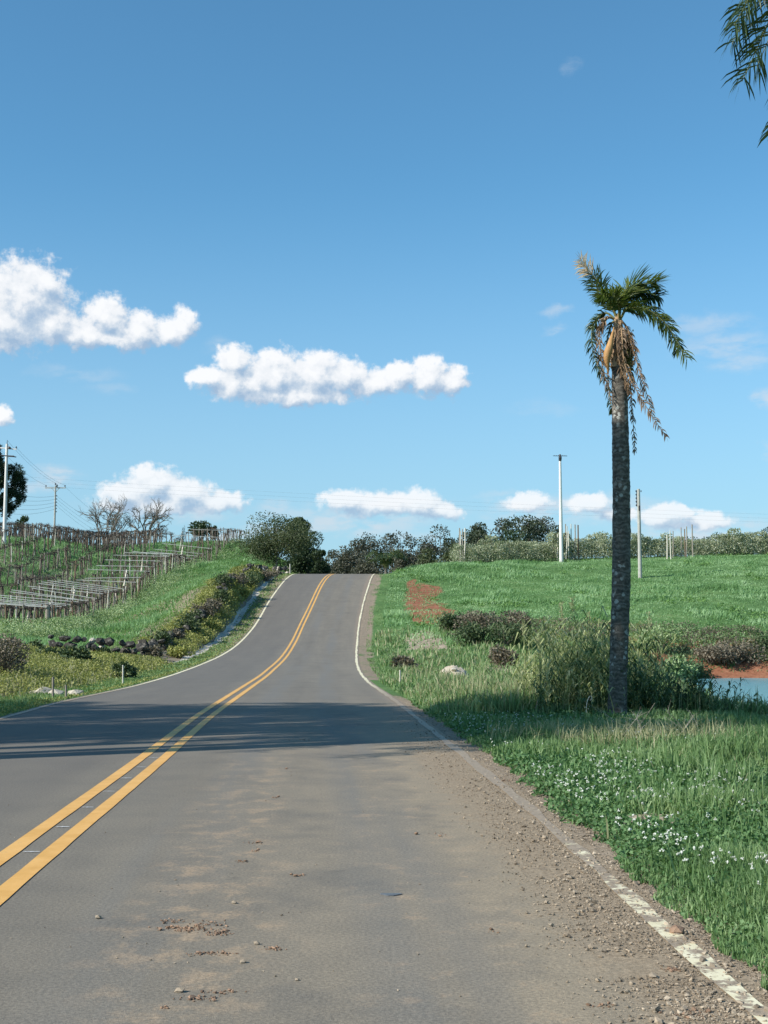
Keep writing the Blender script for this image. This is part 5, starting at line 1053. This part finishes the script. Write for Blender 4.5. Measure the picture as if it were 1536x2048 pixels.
for ci, cl in enumerate(STK):
    for k, (px, rt, mt, rr) in enumerate(cl):
        Y = 134 + 2 * (ci > 0) + random.uniform(-.8, .8); a = P(px, rt, Y); z = H(a[0], Y); mb = MB(); h = a[2] - z; tube(mb, [[random.uniform(-.06, .06) - (.12 if k % 3 == 2 else 0), 0, -.1], [0, 0, h * .6], [0, 0, h]], [rr * 1.2, rr * 1.1, rr], 7)
        tag(link('wooden_stake', mb.mesh('wooden_stake', M[mt]), None, (a[0], Y, z)), f"{ {'post':'grey','post_pale':'whitish','post_brown':'brown'}[mt]} stake, {ordn[k]} from left {wh[ci]}" if ci or k < 3 else 'short whitish stake leaning among the grey ones at the left end of the orchard', 'stake', 'tall stakes in the orchard')

# ------------------------------------------------------------------ poles
def pole(name, px, Y, rt, r0, r1, mat, label, seg=12, sq=False):
    a = P(px, rt, Y); z = H(a[0], Y) - .2; h = a[2] - z; r_ = empty(name, (a[0], Y, z)); tag(r_, label, 'utility pole'); mb = MB(); tube(mb, [[0, 0, 0], [0, 0, h * .5], [0, 0, h]], [r0, (r0 + r1) / 2, r1], seg); link('shaft', mb.mesh('shaft', M[mat], True), r_); return r_, h
def ins(parent, p_, s=.12):
    mb = MB(); tube(mb, [[0, 0, -s], [0, 0, -s * .3], [0, 0, 0], [0, 0, s * .3], [0, 0, s]], [s * .25, s * .4, s * .9, s * .5, s * .3], 8); return link('insulator', mb.mesh('insulator', M['darkmetal']), parent, p_)
pl, h = pole('utility_pole', 14, 131, 888, .21, .13, 'concrete', 'tall white concrete pole with crossarms at the left edge above the vines')
mb = MB(); beam(mb, [-1.0, 0, h - .35], [1.0, 0, h - .55], .1, .12); link('crossarm', mb.mesh('crossarm', M['concrete']), pl)
mb = MB(); beam(mb, [-.6, -.1, h - 1.15], [1.0, -.1, h - 1.35], .08, .10); tube(mb, [[.2, -.1, h - 1.25], [.8, -.2, h - 1.3]], .09, 6); link('lower_bracket', mb.mesh('lower_bracket', M['darkmetal']), pl)
mb = MB(); tube(mb, [[0, 0, h - .1], [.02, 0, h + .4]], [.05, .02], 6); link('top_pin', mb.mesh('top_pin', M['darkmetal']), pl)
for x in (-.95, .95): ins(pl, (x, 0, h - .35))
mb = MB(); tube(mb, [[.22, -.12, h - .5], [.34, -.12, h - .3]], [.17, .14], 8); link('fuse_box', mb.mesh('fuse_box', M['darkmetal']), pl)
tp, h2 = pole('utility_pole', 111, 170, 972, .15, .10, 'concrete_old', 'grey pole with a wide T crossarm standing behind the vineyard')
mb = MB(); beam(mb, [-1.35, 0, h2 - .25], [1.35, 0, h2 - .25], .12, .12); link('crossarm', mb.mesh('crossarm', M['concrete_old']), tp)
for s in (-1, 1): mb = MB(); beam(mb, [s * .5, 0, h2 - .3], [0, 0, h2 - .85], .06, .06); link('brace', mb.mesh('brace', M['concrete_old']), tp)
for x in (-1.25, 1.25): ins(tp, (x, 0, h2), .14)
ins(tp, (0, 0, h2 + .25), .16); ins(tp, (.22, -.1, h2 + .0), .2)
for k in range(6): ins(tp, (.2, -.05, h2 - 1.3 - .42 * k), .1)
rp, h3 = pole('utility_pole', 1120, 133, 912, .215, .12, 'concrete', 'tall white pole with a small flat aerial on top in the green meadow')
mb = MB(); beam(mb, [-.72, 0, h3 + .02], [.75, 0, h3 + .0], .05, .05)
for x in np.linspace(-.6, .6, 7): beam(mb, [x, -.5 * (1 - abs(x)), h3 + .03], [x, .5 * (1 - abs(x)), h3 + .03], .03, .03)
link('aerial', mb.mesh('aerial', M['darkmetal']), rp); mb = MB(); tube(mb, [[0, 0, h3 - .5], [0, -.1, h3 - .2], [0, 0, h3 + .15]], [.15, .17, .1], 8); link('clamp', mb.mesh('clamp', M['darkmetal']), rp)
qp, h4 = pole('utility_pole', 1277, 117, 978, .185, .13, 'concrete_old', 'shorter grey concrete pole just right of the palm trunk in the meadow', 10)
for k in range(5): ins(qp, (-.24, -.02, h4 - .2 - .32 * k), .08); 
ins(qp, (.22, -.02, h4 - .2), .09)
mb = MB(); box(mb, (-.18, 0, h4 - .85), (.05, .06, 1.5)); link('bracket', mb.mesh('bracket', M['darkmetal']), qp)
mb = MB(); box(mb, (.02, -.16, h4 - 1.75), (.16, .1, .45)); link('junction_box', mb.mesh('junction_box', M['darkmetal']), qp)
def wire(a, b_, sag, label, r=.014, group=None):
    a = np.array(a, float); b_ = np.array(b_, float); u = np.linspace(0, 1, 24)[:, None]; p_ = a * (1 - u) + b_ * u; p_[:, 2] -= (4 * sag * u * (1 - u))[:, 0]; mb = MB(); tube(mb, p_ - a, r, 4); tag(link('power_line', mb.mesh('power_line', M['wire']), None, a), label, 'cable', group)
lp = np.array(pl.location); tpp = np.array(tp.location)
for k, (o1, o2) in enumerate((((-.95, 0, h - .2), (-1.25, 0, h2 + .1)), ((.95, 0, h - .35), (1.25, 0, h2 + .1)), ((0, 0, h + .4), (0, 0, h2 + .4)))): wire(lp + o1, tpp + o2, .5, f"{['left', 'right', 'top'][k]} power line from the white pole down to the T pole", .012)
for k in range(5): o = tpp + np.array([.2, -.05, h2 - 1.3 - .42 * k]); e = P(-40, 960 + 13 * k, 160); wire(e, o, .9, f"{ordn[k]} cable from the top sagging from the left edge to the T pole", .013)
for k in range(5): o = tpp + np.array([.2 + 1.0 * (k == 0), -.05, h2 - (0 if k == 0 else 1.3 + .42 * (k - 1))]); e = P(245, 1052 + 10 * k, 220); wire(o, e, .8, f"{ordn[k]} cable from the top running from the T pole down behind the vines", .012)
for k in range(3): wire(P(-40, 948 + 8 * k, 210), P(1640, 1032 + 8 * k, 210), .6, f"{ordn[k]} of the long thin wires crossing low over the whole skyline", .006)

# ------------------------------------------------------------------ roadside stakes, rubble and mound
for (px, rb, rt, Y, mt, lab) in [(246,1364,1330,40.5,'post_pale','short white stake at the left road edge before the bend'),(106,1396,1354,31,'post','thin grey stake on the left bank near the dead shrub'),(132,1396,1370,31,'post','low thin stake right of the grey one on the left bank'),(800,1370,1340,39,'post_pale','thin pale stake on the right verge below the red patch'),(872,1402,1377,33,'post_pale','short pale stake on the right verge left of the shadow'),(1068,1440,1400,24.2,'post','leaning pale stake in the shaded grass left of the palm'),(580,1140,1128,124,'post_pale','tiny stake by the roadside at the top of the crest')]:
    a = P(px, rb, Y); z = H(a[0], Y); top = P(px + (10 if 'leaning' in lab else 0), rt, Y); mb = MB(); r_ = .026 if Y < 100 else .05; tube(mb, [[0, 0, -.1], [(top[0] - a[0]) * .5, 0, (top[2] - z) * .5], [top[0] - a[0], 0, top[2] - z]], r_, 6); tag(link('stake', mb.mesh('stake', M[mt]), None, (a[0], Y, z)), lab, 'stake')
mb = MB(); mx, mY = P(908, 1365, 50)[0], 50; n = 18; u = np.linspace(-1, 1, n); X, Y = np.meshgrid(u, u); Z = np.maximum(0, 1 - X ** 2 - Y ** 2) ** .8 * .52 * (1 + .9 * (fbm(X * 3, Y * 3, 1.3, 5) - .5)) - .06; XY = np.stack([X * .75, Y * 1.6, Z], -1); XY[..., 2] += height(mx + XY[..., 0], mY + XY[..., 1])
i = (np.arange(n - 1)[:, None] * n + np.arange(n - 1)[None]).ravel(); mb.add(XY.reshape(-1, 3) + [mx, mY, 0] - [mx, mY, H(mx, mY)], np.stack([i, i + 1, i + n + 1, i + n], 1)); tag(link('earth_mound', mb.mesh('earth_mound', M['mound'], True), None, (mx, mY, H(mx, mY))), 'pale sandy earth heap on the right verge', 'earth heap')
for k, (px, row, s) in enumerate([(985,1368,.42),(973,1362,.3),(1012,1361,.24),(1022,1368,.25),(1034,1366,.3),(1000,1372,.2),(1045,1372,.22),(960,1372,.2),(908,1347,.25)]):
    Y = 50 + random.uniform(-1, 1); a = P(px, row, Y); v, f = rock_mesh(RNG, .7); mb = MB(); mb.add(v * s * .5, f); lab = {0: 'largest white rock in the rubble behind the verge', 8: 'white rock on top of the pale earth heap'}.get(k, f'{ordn[k]} small whitish rock in the rubble right of the earth heap')
    tag(link('rock', mb.mesh('rock', M['stone_pale']), None, (a[0], Y, H(a[0], Y) + s * .2 + (.32 if k == 8 else 0))), lab, 'rock', 'whitish rubble rocks')
for k, (px, row, Y, s) in enumerate([(85,1385,33,.55),(110,1390,32.5,.5),(70,1390,33,.4),(150,1392,33,.45),(215,1312,59.5,.5),(290,1312,63,.6)]):
    a = P(px, row, Y); v, f = rock_mesh(RNG, .6); mb = MB(); mb.add(v * s * .5, f); lab = ['pale boulder by the left verge right of the dead shrub', 'boxy pale boulder behind the grey stake on the left verge', 'pale boulder half hidden by the dead shrub', 'flat grey boulder low on the left verge', 'pale boulder in the gap of the stone wall', 'big pale boulder standing at the bend of the stone wall'][k]
    tag(link('boulder', mb.mesh('boulder', M['stone_pale']), None, (a[0], Y, H(a[0], Y) + s * .15)), lab, 'boulder')
